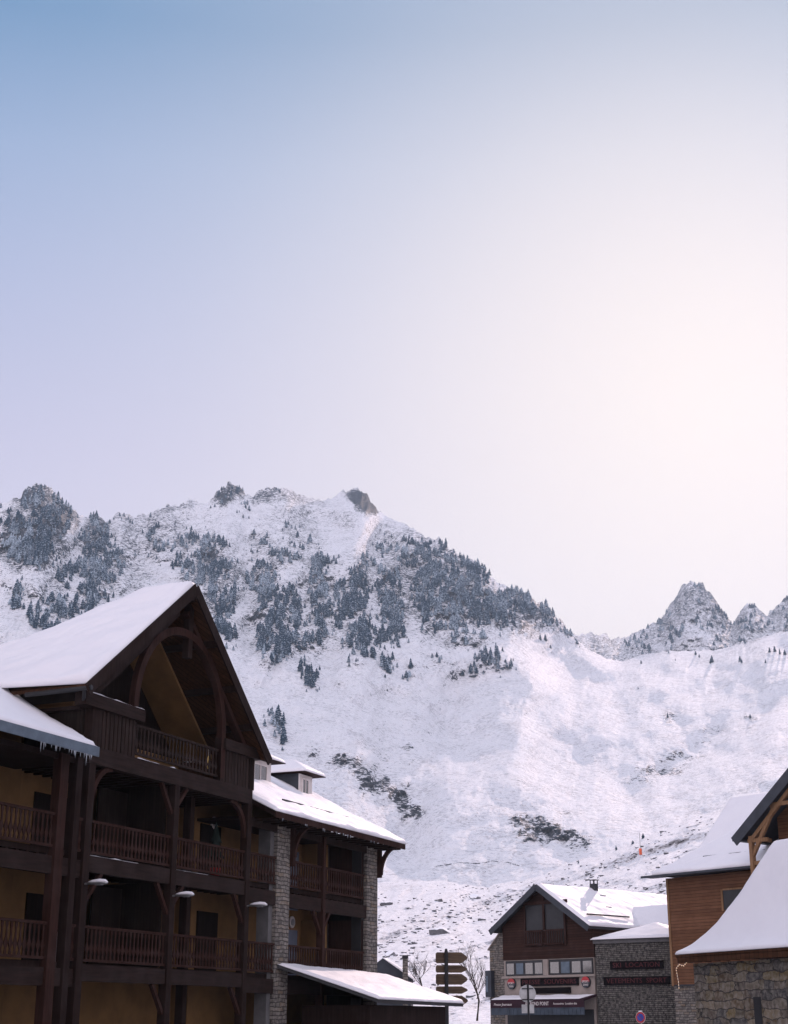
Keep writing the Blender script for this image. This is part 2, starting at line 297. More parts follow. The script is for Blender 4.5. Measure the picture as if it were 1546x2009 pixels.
# ------------------------------------------------------------------ conifers of the mountain
def conifer(seed, h=1.0):
    rnd = random.Random(seed); V = []; Fc = []; tiers = rnd.choice((5, 6, 7)); n = 9
    for k in range(tiers):
        f = k / tiers; zb = h * (.06 + .84 * f); zt = min(h, zb + h * rnd.uniform(.26, .34)); rb = h * .21 * (1 - f) ** .8 * rnd.uniform(.85, 1.15) + h * .02
        ox, oy = rnd.uniform(-.012, .012) * h, rnd.uniform(-.012, .012) * h; b0 = len(V); ph = rnd.uniform(0, 6)
        V.append((ox, oy, zt))
        for i in range(2 * n):
            a = ph + math.pi * i / n; rr = rb * (rnd.uniform(.8, 1.25) if i % 2 else rnd.uniform(.40, .62))
            V.append((ox + math.cos(a) * rr, oy + math.sin(a) * rr, zb + (rnd.uniform(-.04, .0) if i % 2 else rnd.uniform(.02, .06)) * h))
        for i in range(2 * n): Fc.append((b0, b0 + 1 + i, b0 + 1 + (i + 1) % (2 * n)))
    b0 = len(V)      # trunk
    for i in range(4):
        a = math.pi / 2 * i; V += [(math.cos(a) * .018 * h, math.sin(a) * .018 * h, -.06 * h), (math.cos(a) * .012 * h, math.sin(a) * .012 * h, .3 * h)]
    for i in range(4):
        j = (i + 1) % 4; Fc += [(b0 + 2 * i, b0 + 2 * j, b0 + 2 * j + 1), (b0 + 2 * i, b0 + 2 * j + 1, b0 + 2 * i + 1)]
    return np.array(V), np.array(Fc)
protos = [conifer(s) for s in range(6)]
rng = np.random.RandomState(7)
cand = []
for cx, cy, rx, ry, d in PATCH:
    nn_ = int(rx * ry * math.pi * d / 20)
    a = rng.uniform(0, 2 * math.pi, nn_); q = np.sqrt(rng.uniform(0, 1, nn_)) * 1.02
    for x, y in zip(cx + np.cos(a) * q * rx, cy + np.sin(a) * q * ry): cand.append((x, y, rng.uniform(4.0, 8.5)))
LONE = [(1258,1302,6),(1365,1285,7),(1372,1290,6),(1397,1300,12),(1394,1302,9),(1452,1298,9),(1455,1301,7),(1502,1301,6),(1510,1280,8),(1520,1279,9),(1530,1284,9),(1540,1285,8),(1312,1282,5),(1325,1296,4),(1060,1256,6),(1070,1258,7),(543,1420,9),(556,1420,8),(552,1428,7),(1310,1408,7),(1252,1352,4),(1472,1410,6),(1080,1272,4),(905,1325,6),(925,1322,7),(935,1322,6),(857,1290,5),(600,1345,6),(205,1175,9),(212,1182,7),(232,1188,6),(36,1190,8),(28,1183,7),
        (1262,1643,1.2),(1241,1656,.9),(1209,1668,1.1),(1243,1655,.7),(1135,1694,.8)]
for _ in range(900):   # strays round the woods
    c = PATCH[rng.randint(len(PATCH))]; a = rng.uniform(0, 6.28); q = rng.uniform(1.1, 1.9)
    cand.append((c[0] + math.cos(a) * q * c[2], c[1] + math.sin(a) * q * c[3], rng.uniform(2.0, 5.5)))
cand = np.array(cand)
keep = (cand[:, 1] > ysky1(cand[:, 0]) + 1) & (cand[:, 0] > -30) & (cand[:, 0] < 1560) & (fbm(cand[:, 0] / 11, cand[:, 1] / 11, 2, 91) > .40) & (fbm((cand[:, 0] + .5 * cand[:, 1]) / 13, cand[:, 1] / 42, 3, 93) > .34) & ((masks(cand[:, 0], cand[:, 1], PATCH) > .25) | (cand[:, 2] < 5.5))
cand = cand[keep]
lone = np.array([(x, y, h * (.62 if x > 1200 and y < 1600 else 1)) for x, y, h in LONE])
allt = np.vstack([lone, cand]); onhill = (allt[:, 1] > ysky0(allt[:, 0]) - 2)
rr = np.where(onhill, r_hill(allt[:, 0], np.maximum(allt[:, 1], ysky0(allt[:, 0]))), r_mount(allt[:, 0], allt[:, 1]))
X, Y, Z = at_r(allt[:, 0], np.where(onhill, np.maximum(allt[:, 1], ysky0(allt[:, 0])), allt[:, 1]), rr)
# far peaks carry trees of their own
fx = rng.uniform(1225, 1560, 420); fy = ysky2(fx) + rng.uniform(3, 95, 420) ** 1.0
kf = (fbm(fx / 18, fy / 18, 2, 95) > .47) & (fy < 1285); fx = fx[kf]; fy = fy[kf]; fr = r_far(fx, fy); FX, FY, FZ = at_r(fx, fy, fr)
big = allt[:, 2] / rr; order = np.argsort(-big); solo = set(range(len(lone))) | set(order[:262].tolist())
pm = [mesh_from('conifer', v, f, M['tree']) for v, f in protos]
meshes = [o.data for o in pm]
for o in pm: bpy.data.objects.remove(o)
G_V = []; G_F = []; off = 0
for i in range(len(allt)):
    h = allt[i, 2] * (1 if i < len(lone) else rng.uniform(.8, 1.15)); k = rng.randint(6); a = rng.uniform(0, 6.28); wd = rng.uniform(1.0, 1.5)
    if i in solo:
        o = bpy.data.objects.new('conifer', meshes[k]); COL.objects.link(o); o.location = (X[i], Y[i], Z[i] - .2); o.rotation_euler = (0, 0, a); o.scale = (h * wd, h * wd, h)
        if onhill[i]: tag(o, 'small dark conifer on the crest of the sunlit hill behind the village', 'tree', 'small conifers on the hill crest')
        elif i < len(lone) and allt[i, 0] > 1200: tag(o, 'lone snow dusted conifer on the open right shoulder of the mountain', 'tree', 'scattered conifers below the right peaks')
        else: tag(o, 'snow dusted conifer at the near edge of the mountain woods', 'tree', 'single conifers of the mountain woods')
    else:
        v = protos[k][0]; c, s = math.cos(a), math.sin(a)
        G_V.append(np.stack([(v[:, 0] * c - v[:, 1] * s) * h * wd + X[i], (v[:, 0] * s + v[:, 1] * c) * h * wd + Y[i], v[:, 2] * h + Z[i] - .2], -1)); G_F.append(protos[k][1] + off); off += len(v)
tag(mesh_from('mountain_forest', np.vstack(G_V), np.vstack(G_F), M['tree']), 'snow dusted conifer woods climbing the steep mountain side in bands', 'forest', kind='stuff')
print('TREES', len(allt), len(solo))
G_V = []; G_F = []; off = 0
for i in range(len(fx)):
    h = rng.uniform(5, 10); k = rng.randint(6); v = protos[k][0]
    G_V.append(np.stack([v[:, 0] * h * 1.4 + FX[i], v[:, 1] * h * 1.4 + FY[i], v[:, 2] * h + FZ[i] - 1], -1)); G_F.append(protos[k][1] + off); off += len(v)
tag(mesh_from('peak_forest', np.vstack(G_V), np.vstack(G_F), M['tree']), 'thin conifer woods on the distant rocky peaks at the right', 'forest', kind='stuff')
# ------------------------------------------------------------------ building materials
def wood_mat(name, c1, c2, scale=1.0, axis='z', rough=.7, planks=0, bumpk=.3):
    m, t, b = mat(name)
    sc = {'z': (14, 14, 1.2), 'x': (1.2, 14, 14), 'xy': (1.0, 1.0, 16)}[axis]
    p = pos(t, tuple(s * scale for s in sc)); p0 = pos(t)
    n = noi(t, p, 1.0, 4, .6); n2 = noi(t, p0, 1.3, 3, .6)
    c = mixc(t, sstep(t, n, .3, .7), c1, c2)
    c = mixc(t, math_(t, 'MULTIPLY', sstep(t, n2, .42, .7), .45), c, tuple(x * 1.7 + .012 for x in c1))
    h = n
    if planks:
        s = nn(t, 'ShaderNodeSeparateXYZ'); L(t, p0, s.inputs[0])
        v = s.outputs['Z'] if axis == 'xy' else math_(t, 'ADD', s.outputs['X'], s.outputs['Y'])
        fr = math_(t, 'FRACT', math_(t, 'MULTIPLY', v, planks)); e = math_(t, 'ABSOLUTE', math_(t, 'SUBTRACT', fr, .5))
        line = sstep(t, e, .43, .48); fl = math_(t, 'FLOOR', math_(t, 'MULTIPLY', v, planks))
        wn = nn(t, 'ShaderNodeTexWhiteNoise', noise_dimensions='1D'); L(t, fl, wn.inputs['W'])
        c = mixc(t, math_(t, 'MULTIPLY', wn.outputs[0], .45), c, tuple(x * .5 for x in c1)); c = mixc(t, line, c, tuple(x * .25 for x in c1))
        h = math_(t, 'SUBTRACT', math_(t, 'MULTIPLY', n, .3), line)
    L(t, c, b.inputs['Base Color']); b.inputs['Roughness'].default_value = rough; b.inputs['Specular IOR Level'].default_value = .06
    bump(t, b, h, bumpk, .02); return m
M['wood'] = wood_mat('dark_stained_timber', (.012, .0065, .0052), (.022, .012, .0095))
M['woodx'] = wood_mat('dark_stained_beam', (.014, .0085, .007), (.026, .015, .0125), axis='x')
M['red'] = wood_mat('red_brown_timber', (.021, .0095, .007), (.036, .0155, .0115))
M['plank'] = wood_mat('weathered_planks', (.021, .013, .0105), (.036, .022, .018), planks=6.0)
M['soffit'] = wood_mat('varnished_soffit', (.045, .020, .010), (.08, .035, .018), axis='x', planks=5)
M['shopwood'] = wood_mat('shingled_brown_cladding', (.030, .0135, .010), (.044, .020, .014), axis='xy', planks=7)
M['siding'] = wood_mat('orange_horizontal_siding', (.115, .053, .028), (.17, .080, .043), axis='xy', planks=6.2)
M['light_timber'] = wood_mat('honey_timber', (.16, .088, .045), (.24, .14, .075))
M['signwood'] = wood_mat('pale_carved_sign_wood', (.055, .038, .028), (.115, .082, .055), axis='x')
def plain(name, c, rough=.7, var=.25, sc=2.0, metal=0., spec=.3):
    m, t, b = mat(name); p = pos(t)
    n = noi(t, p, sc, 5, .6); L(t, mixc(t, sstep(t, n, .3, .72), tuple(x * (1 - var) for x in c), tuple(min(1, x * (1 + var * .5)) for x in c)), b.inputs['Base Color'])
    b.inputs['Roughness'].default_value = rough; b.inputs['Metallic'].default_value = metal; b.inputs['Specular IOR Level'].default_value = spec
    bump(t, b, noi(t, p, 30, 3), .15, .01); return m
M['ochre'] = plain('ochre_render', (.20, .110, .042), .9, .22, 1.2)
M['cream'] = plain('cream_painted_wall', (.28, .235, .205), .85, .15)
M['concrete'] = plain('grey_concrete', (.11, .105, .105), .9)
M['shutter'] = plain('grey_blue_shutter', (.13, .145, .19), .6, .15)
M['dark'] = plain('dark_joinery', (.022, .022, .024), .5)
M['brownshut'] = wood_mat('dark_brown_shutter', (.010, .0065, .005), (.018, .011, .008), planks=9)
M['slate'] = plain('dark_slate', (.035, .04, .05), .6)
M['zinc'] = plain('grey_zinc_flashing', (.11, .14, .17), .45, .2, 3, .6)
M['white'] = plain('off_white_paint', (.66, .60, .57), .6, .12)
M['steel'] = plain('galvanised_steel', (.38, .38, .38), .45, .2, 4, .8)
M['black'] = plain('black_metal', (.012, .012, .014), .5)
M['burgundy'] = plain('burgundy_fabric', (.030, .009, .016), .85)
M['bluegrey'] = plain('blue_grey_awning_skirt', (.05, .065, .085), .85, .3)
M['redpaint'] = plain('red_paint', (.40, .03, .035), .5)
M['bluepaint'] = plain('blue_paint', (.03, .06, .30), .5)
M['orange'] = plain('orange_padding', (.75, .13, .05), .7)
M['darkred'] = plain('dark_red_lettering', (.075, .012, .015), .7)
M['signback'] = plain('blackened_sign_board', (.008, .006, .007), .8, .25, 2, 0, .05)
M['bark'] = plain('dark_bark', (.05, .038, .032), .9)
M['needle'] = plain('dark_fir_needles', (.006, .013, .010), .9)
def glass_mat():
    m, t, b = mat('window_glass'); b.inputs['Base Color'].default_value = (.10, .11, .12, 1); b.inputs['Roughness'].default_value = .06; b.inputs['Specular IOR Level'].default_value = 1.0; b.inputs['Metallic'].default_value = .75
    b.inputs['Base Color'].default_value = (.20, .19, .18, 1); return m
M['glass'] = glass_mat()
def stone_mat(name, bw, bh, cols, mortar, irregular=.5, dist=.04):
    m, t, b = mat(name); p0 = pos(t)
    s = nn(t, 'ShaderNodeSeparateXYZ'); L(t, p0, s.inputs[0])
    w1 = nn(t, 'ShaderNodeTexNoise'); w1.inputs['Scale'].default_value = 2.2; w1.inputs['Detail'].default_value = 3; L(t, p0, w1.inputs['Vector'])
    ws = nn(t, 'ShaderNodeSeparateColor'); L(t, w1.outputs['Color'], ws.inputs[0])
    cx = math_(t, 'ADD', math_(t, 'ADD', s.outputs['X'], s.outputs['Y']), math_(t, 'MULTIPLY', ws.outputs[0], irregular * .5))
    cz = math_(t, 'ADD', s.outputs['Z'], math_(t, 'MULTIPLY', ws.outputs[1], irregular * .16))
    cv = nn(t, 'ShaderNodeCombineXYZ'); L(t, cx, cv.inputs[0]); L(t, cz, cv.inputs[1])
    br = nn(t, 'ShaderNodeTexBrick', offset=.5, squash=1.6, squash_frequency=3); L(t, cv.outputs[0], br.inputs['Vector'])
    br.inputs['Scale'].default_value = 1; br.inputs['Brick Width'].default_value = bw; br.inputs['Row Height'].default_value = bh
    br.inputs['Mortar Size'].default_value = .014; br.inputs['Mortar Smooth'].default_value = .3; br.inputs['Bias'].default_value = 0
    br.inputs['Color1'].default_value = (0, 0, 0, 1); br.inputs['Color2'].default_value = (1, 1, 1, 1); br.inputs['Mortar'].default_value = (.5, .5, .5, 1)
    r = ramp(t, [(i / (len(cols) - 1), c) for i, c in enumerate(cols)]); L(t, br.outputs['Color'], r.inputs[0])
    c = mixc(t, sstep(t, noi(t, p0, 6, 5, .65), .35, .7), r.outputs[0], mixc(t, .5, r.outputs[0], (.35, .32, .28)))
    c = mixc(t, br.outputs['Fac'], c, mortar); L(t, c, b.inputs['Base Color']); b.inputs['Roughness'].default_value = .9; b.inputs['Specular IOR Level'].default_value = .15
    h = math_(t, 'ADD', math_(t, 'SUBTRACT', math_(t, 'MULTIPLY', noi(t, p0, 9, 5, .7), .8), br.outputs['Fac']), math_(t, 'MULTIPLY', br.outputs['Color'], .35))
    bump(t, b, h, .9, dist); return m
M['stone'] = stone_mat('coursed_stone', .34, .13, [(.055, .05, .046), (.13, .112, .10), (.085, .078, .07), (.17, .148, .13), (.14, .10, .065)], (.045, .04, .038), .9)
M['greystone'] = stone_mat('grey_coursed_stone', .36, .10, [(.030, .029, .028), (.050, .046, .044), (.038, .036, .034), (.064, .057, .052)], (.022, .021, .02), .4)
def rubble_mat(name, sc, cols, mortar):
    m, t, b = mat(name); p0 = pos(t, (1, 1, 1.35)); q = nn(t, 'ShaderNodeVectorMath', operation='ADD')
    w1 = nn(t, 'ShaderNodeTexNoise'); w1.inputs['Scale'].default_value = 2.6; w1.inputs['Detail'].default_value = 5; L(t, p0, w1.inputs['Vector'])
    sc_ = nn(t, 'ShaderNodeVectorMath', operation='SCALE'); sc_.inputs['Scale'].default_value = .55; L(t, w1.outputs['Color'], sc_.inputs[0])
    L(t, p0, q.inputs[0]); L(t, sc_.outputs[0], q.inputs[1])
    v = nn(t, 'ShaderNodeTexVoronoi', feature='F1'); v.inputs['Scale'].default_value = sc; v.inputs['Randomness'].default_value = .9; L(t, q.outputs[0], v.inputs['Vector'])
    e = nn(t, 'ShaderNodeTexVoronoi', feature='DISTANCE_TO_EDGE'); e.inputs['Scale'].default_value = sc; e.inputs['Randomness'].default_value = .9; L(t, q.outputs[0], e.inputs['Vector'])
    s = nn(t, 'ShaderNodeSeparateColor'); L(t, v.outputs['Color'], s.inputs[0])
    r = ramp(t, [(i / (len(cols) - 1), c) for i, c in enumerate(cols)]); L(t, s.outputs[0], r.inputs[0])
    n = noi(t, p0, 5, 6, .7); c = mixc(t, sstep(t, n, .35, .7), mixc(t, .5, r.outputs[0], (.05, .05, .05)), r.outputs[0])
    j = sstep(t, e.outputs['Distance'], .01, .09); c = mixc(t, j, mortar, c); L(t, c, b.inputs['Base Color']); b.inputs['Roughness'].default_value = .9; b.inputs['Specular IOR Level'].default_value = .15
    bump(t, b, math_(t, 'ADD', math_(t, 'MULTIPLY', j, .6), n), 1.0, .06); return m


M['rubble'] = stone_mat('rubble_stone', .42, .24, [(.035, .036, .04), (.065, .062, .058), (.15, .11, .05), (.045, .046, .05), (.19, .15, .10), (.08, .073, .068), (.11, .075, .04), (.045, .045, .05)], (.05, .047, .044), 1.9, .08)

# ------------------------------------------------------------------ mesh builder in a building's own frame: x along its front, y inwards, z up
class MB:
    def __init__(s): s.v = []; s.f = []
    def add(s, V, Fc):
        n = len(s.v); s.v += [tuple(float(c) for c in p) for p in V]; s.f += [tuple(i + n for i in f) for f in Fc]; return s
    def box(s, x0, x1, y0, y1, z0, z1):
        V = [(x, y, z) for z in (z0, z1) for y in (y0, y1) for x in (x0, x1)]
        return s.add(V, [(0, 2, 3, 1), (4, 5, 7, 6), (0, 1, 5, 4), (2, 6, 7, 3), (0, 4, 6, 2), (1, 3, 7, 5)])
    def beam(s, p, q, w, h, up=(0, 0, 1)):
        p, q, up = Vector(p), Vector(q), Vector(up); d = (q - p).normalized(); a = d.cross(up)
        if a.length < 1e-4: a = d.cross(Vector((1, 0, 0)))
        a.normalize(); b = a.cross(d); V = []
        for c in (p, q):
            for i, j in ((-1, -1), (1, -1), (1, 1), (-1, 1)): V.append(c + a * i * w / 2 + b * j * h / 2)
        return s.add(V, [(0, 3, 2, 1), (4, 5, 6, 7), (0, 1, 5, 4), (1, 2, 6, 5), (2, 3, 7, 6), (3, 0, 4, 7)])
    def chain(s, pts, w, h, up=(0, 1, 0)):      # bent beam: section w along up, h across
        n0 = []; V = []; pts = [Vector(p) for p in pts]; up = Vector(up)
        for i, p in enumerate(pts):
            d = (pts[min(i + 1, len(pts) - 1)] - pts[max(i - 1, 0)]).normalized(); c = d.cross(up).normalized()
            for a, b in ((-1, -1), (1, -1), (1, 1), (-1, 1)): V.append(p + up * a * w / 2 + c * b * h / 2)
        Fc = [(0, 1, 2, 3), tuple(4 * (len(pts) - 1) + k for k in (3, 2, 1, 0))]
        for i in range(len(pts) - 1):
            for k in range(4): Fc.append((4 * i + k, 4 * i + 4 + k, 4 * i + 4 + (k + 1) % 4, 4 * i + (k + 1) % 4))
        return s.add(V, Fc)
    def prism(s, poly, y0, y1):                 # polygon in x,z pushed from y0 to y1
        n = len(poly); V = [(x, y0, z) for x, z in poly] + [(x, y1, z) for x, z in poly]
        return s.add(V, [tuple(range(n)), tuple(range(2 * n - 1, n - 1, -1))] + [(i, i + n, (i + 1) % n + n, (i + 1) % n) for i in range(n)])
    def prismx(s, poly, x0, x1):                # polygon in y,z pushed from x0 to x1
        n = len(poly); V = [(x0, y, z) for y, z in poly] + [(x1, y, z) for y, z in poly]
        return s.add(V, [tuple(range(n - 1, -1, -1)), tuple(range(n, 2 * n))] + [(i, (i + 1) % n, (i + 1) % n + n, i + n) for i in range(n)])
    def slab(s, pts, th):                       # a flat polygon given thickness th downward
        n = len(pts); V = list(pts) + [(x, y, z - th) for x, y, z in pts]
        return s.add(V, [tuple(range(n)), tuple(range(2 * n - 1, n - 1, -1))] + [(i, i + n, (i + 1) % n + n, (i + 1) % n) for i in range(n)])
    def tube(s, pts, rad, n=8):
        pts = [Vector(p) for p in pts]; V = []; Fc = []
        for i, p in enumerate(pts):
            d = (pts[min(i + 1, len(pts) - 1)] - pts[max(i - 1, 0)]).normalized(); a = d.cross(Vector((0, 0, 1)))
            if a.length < 1e-3: a = Vector((1, 0, 0))
            a.normalize(); b = d.cross(a); r = rad[i] if isinstance(rad, (list, tuple)) else rad
            for k in range(n): V.append(p + a * math.cos(6.28318 * k / n) * r + b * math.sin(6.28318 * k / n) * r)
        for i in range(len(pts) - 1):
            for k in range(n): Fc.append((i * n + k, i * n + (k + 1) % n, (i + 1) * n + (k + 1) % n, (i + 1) * n + k))
        Fc += [tuple(range(n - 1, -1, -1)), tuple(range((len(pts) - 1) * n, len(pts) * n))]
        return s.add(V, Fc)
    def disc(s, c, r, y0, y1, n=24, rz=None):
        return s.prism([(c[0] + math.cos(6.28318 * k / n) * r, c[1] + math.sin(6.28318 * k / n) * (rz or r)) for k in range(n)], y0, y1)
    def build(s, name, m, parent=None, smooth=False):
        me = bpy.data.meshes.new(name); me.from_pydata(s.v, [], s.f); me.materials.append(m)
        bm = bmesh.new(); bm.from_mesh(me); bmesh.ops.recalc_face_normals(bm, faces=bm.faces); bm.to_mesh(me); bm.free()
        if smooth:
            for p in me.polygons: p.use_smooth = True
        o = bpy.data.objects.new(name, me); COL.objects.link(o)
        if parent: o.parent = parent
        return o
def snow_cover(name, fn, nu, nv, th, parent, seed=0, edge=.12, m=None, rough=.03, lip=0.0):
    """snow lying on the surface fn(u, v), u and v from 0 to 1: full depth inside, rounded off towards its rim"""
    u = np.linspace(0, 1, nu); v = np.linspace(0, 1, nv); U, Vv = np.meshgrid(u, v, indexing='ij')
    P = np.array([[fn(a, b) for b in v] for a in u], float)
    du = np.gradient(P, axis=0); dv_ = np.gradient(P, axis=1); N = np.cross(du, dv_); ln = np.linalg.norm(N, axis=2, keepdims=True); N = N / np.maximum(ln, 1e-9); N[N[..., 2] < 0] *= -1
    lu = np.linalg.norm(P[-1, nv // 2] - P[0, nv // 2]); lv = np.linalg.norm(P[nu // 2, -1] - P[nu // 2, 0])
    dd = np.minimum(np.minimum(U, 1 - U) * lu, np.minimum(Vv, 1 - Vv) * lv)
    f = np.sqrt(np.clip(1 - (1 - np.clip(dd / edge, 0, 1)) ** 2, 0, 1))
    nz = (fbm(P[..., 0] * .9 + seed, P[..., 1] * .9 + P[..., 2] * .7, 4, seed) - .5) * rough * 4 + (fbm(P[..., 0] * 5, P[..., 1] * 5 + P[..., 2] * 5, 3, seed + 5) - .5) * rough
    T = P + N * ((th + nz) * (.25 + .75 * f))[..., None]
    if lip:
        rag = (fbm(P[..., 0] * 3.3 + P[..., 1] * 3.3, P[..., 2] * 0 + seed, 3, seed + 9) - .3) * lip
        T[:, 0] -= dv_[:, 0] / np.maximum(np.linalg.norm(dv_[:, 0], axis=1, keepdims=True), 1e-6) * rag[:, 0:1]
    Bt = P + N * .003; n = nu * nv; V = np.vstack([T.reshape(-1, 3), Bt.reshape(-1, 3)]); I = np.arange(n).reshape(nu, nv)
    Q = [np.stack([I[:-1, :-1], I[1:, :-1], I[1:, 1:], I[:-1, 1:]], -1).reshape(-1, 4)]; Q.append(Q[0][:, ::-1] + n)
    rim = np.concatenate([I[:, 0], I[-1, 1:], I[-2::-1, -1], I[0, -2::-1]]); a, b = rim[:-1], rim[1:]
    Q.append(np.stack([a, a + n, b + n, b], -1)); Q.append(np.array([[rim[-1], rim[-1] + n, rim[0] + n, rim[0]]]) if rim[-1] != rim[0] else np.zeros((0, 4), int))
    o = mesh_from(name, V, np.vstack(Q), m or M['snow'], True, parent)
    bm = bmesh.new(); bm.from_mesh(o.data); bmesh.ops.recalc_face_normals(bm, faces=bm.faces); bm.to_mesh(o.data); bm.free()
    return o
def bil(a, b, c, d):
    a, b, c, d = map(np.array, (a, b, c, d))
    return lambda u, v: (a * (1 - u) + b * u) * (1 - v) + (d * (1 - u) + c * u) * v
def thing(name, label, cat, o, az, group=None):
    """an Empty at the thing's base; az is the bearing of its front line, read from left to right"""
    e = bpy.data.objects.new(name, None); COL.objects.link(e); e.location = o; e.rotation_euler = (0, 0, math.radians(90 - az)); tag(e, label, cat, group); return e
def lettering(txt, x, z, y, size, m, parent, width=None, name='lettering', align='CENTER', shear=0):
    c = bpy.data.curves.new('t', 'FONT'); c.body = txt; c.size = size; c.align_x = align; c.align_y = 'CENTER'; c.extrude = .006; c.shear = shear; c.resolution_u = 2
    o = bpy.data.objects.new('t', c); COL.objects.link(o); bpy.context.view_layer.update()
    me = bpy.data.meshes.new_from_object(o.evaluated_get(bpy.context.evaluated_depsgraph_get())); bpy.data.objects.remove(o)
    me.name = name; k = 1.0
    if width:
        xs = [v.co.x for v in me.vertices]; k = width / max(1e-6, max(xs) - min(xs))
    for v in me.vertices: v.co = Vector((x + v.co.x * k, y - v.co.z, z + v.co.y))
    me.materials.clear(); me.materials.append(m); r = bpy.data.objects.new(name, me); COL.objects.link(r); r.parent = parent; return r
def baluster_poly(x, w, z0, z1):
    pr = [(0, .50), (.07, .50), (.16, .26), (.26, .62), (.34, .92), (.42, .62), (.54, .30), (.78, .26), (.90, .50), (1, .50)]
    h = z1 - z0; return [(x - w / 2 * a, z0 + h * f) for f, a in pr] + [(x + w / 2 * a, z0 + h * f) for f, a in reversed(pr)]
def balustrade(parent, x0, x1, y, z0, z1, sp=.185, m=None, label=None):
    mb = MB(); n = max(2, int(round((x1 - x0) / sp))); w = (x1 - x0) / n
    mb.box(x0, x1, y - .045, y + .045, z1 - .07, z1).box(x0, x1, y - .035, y + .035, z0 + .04, z0 + .11)
    for i in range(n): mb.prism(baluster_poly(x0 + w * (i + .5), w * .98, z0 + .112, z1 - .072), y - .014, y + .014)
    return mb.build('balustrade', m or M['red'], parent)

# ------------------------------------------------------------------ the big balconied chalet on the left
AX = (-4.79385537, 49.0, 0)
A = thing('balconied_chalet', 'big dark timber chalet with snowy gable roof, arched loggia and ochre walls', 'building', AX, 24)
FL = [(3.0, 3.16, 4.13), (5.86, 5.98, 6.92), (8.55, 8.98, 9.90)]      # deck underside, rail bottom, rail top
mb = MB(); mb.box(-24, -9.0, 2.2, 9, 0, 8.6).box(-9.0, 0.0, 2.6, 9, 0, 10.0).box(0.0, 10.3, 2.0, 9, 0, 8.1)
mb.box(-8.6, -8.35, .9, 2.6, 8.9, 10.3).box(-9.25, -9.02, 2.3, 6.5, 8.5, 10.35).box(.0, 10.3, 2.05, 8, 8.1, 9.5).box(-24, -9.05, 2.25, 8.9, 8.6, 9.6)
mb.prism([(-9.0, 10.0), (-.2, 9.6), (-.3, 9.9), (-4.6, 13.9), (-9.0, 10.4)], 3.0, 3.2)
mb.build('wall', M['ochre'], A)
MB().box(-24, 10.2, -.05, 2.05, 0, .4).build('plinth', M['concrete'], A)
# decks with joist ends
for x0, x1, y1 in ((-9.0, 0.12, 2.6), (0.12, 2.0, 2.0), (2.98, 9.2, 2.0), (-24, -9.0, 2.2)):
    for k, (zu, rb, rt) in enumerate(FL):
        if k == 2 and x0 != -9.0: continue
        mb = MB().box(x0, x1, .12, y1, zu, zu + .16); x = x0 + .25
        while x < x1 - .1: mb.box(x - .05, x + .05, .13, y1, zu - .14, zu); x += .42
        mb.build('balcony_deck', M['wood'], A)
# edge beams
for x0, x1 in ((-8.75, -4.62), (-4.32, -.15)):
    for z0, z1 in ((5.52, 5.95), (2.70, 3.12)):
        MB().box(x0, x1, -.06, .12, z0, z1).build('edge_beam', M['woodx'], A)
MB().box(-9.1, .05, -.12, .14, 8.42, 8.90).build('edge_beam', M['woodx'], A)
for x0, x1 in ((.12, 2.0), (2.98, 9.2), (-24, -9.0)):
    for z0, z1 in ((5.34, 5.80), (2.55, 3.0)): MB().box(x0, x1, -.02, .14, z0, z1).build('edge_beam', M['woodx'], A)
# posts
for x, w, zt in ((-8.88, .30, 10.2), (-4.47, .26, 8.42), (-.02, .26, 10.0), (5.5, .18, 8.0), (-10.12, .36, 8.5), (-9.45, .26, 8.5), (-2.1, .24, 8.5), (-14.2, .3, 8.5)):
    yy = .9 if x == -2.1 else 0.0
    MB().box(x - w / 2, x + w / 2, yy - .10, yy + .16, 0, zt).build('post', M['red'] if x in (5.5, -10.12) else M['wood'], A)
# curved and straight braces under the beams
def brace(x, z, dx, dz, curved=False, y=.02, m=None):
    if curved:
        pts = [(x + dx * (1 - math.cos(a)), y, z - dz + dz * math.sin(a)) for a in np.linspace(0, math.pi / 2, 9)]
        MB().chain(pts, .12, .15, (0, 1, 0)).build('brace', m or M['red'], A)
    else: MB().beam((x, y, z - dz), (x + dx, y, z), .11, .12, (0, 1, 0)).build('brace', m or M['red'], A)
brace(-8.72, 8.42, .9, 1.15, True); brace(-.15, 8.42, -1.0, 1.1, True); brace(-4.6, 8.42, -.62, .85); brace(-4.34, 8.42, .55, .6)
brace(-8.72, 5.52, .7, .8); brace(-4.6, 5.52, -.62, .85); brace(-4.34, 5.52, .55, .6); brace(-.15, 5.52, -.6, .85); brace(5.42, 5.34, -.6, .75); brace(5.58, 5.34, .5, .6); brace(-.15, 2.7, -.6, .8); brace(-4.6, 2.7, -.6, .8)
# balustrades
for k in range(2):
    zu, rb, rt = FL[k]
    for x0, x1 in ((-8.72, -4.6), (-4.34, -.15), (.12, 2.02), (2.98, 5.41), (5.59, 9.0), (-9.32, -9.04), (-14.0, -10.3), (-22, -14.4)): balustrade(A, x0, x1, .02, rb, rt, .185)
balustrade(A, -6.76, -2.05, .0, 8.98, 9.90, .20, M['plank'])
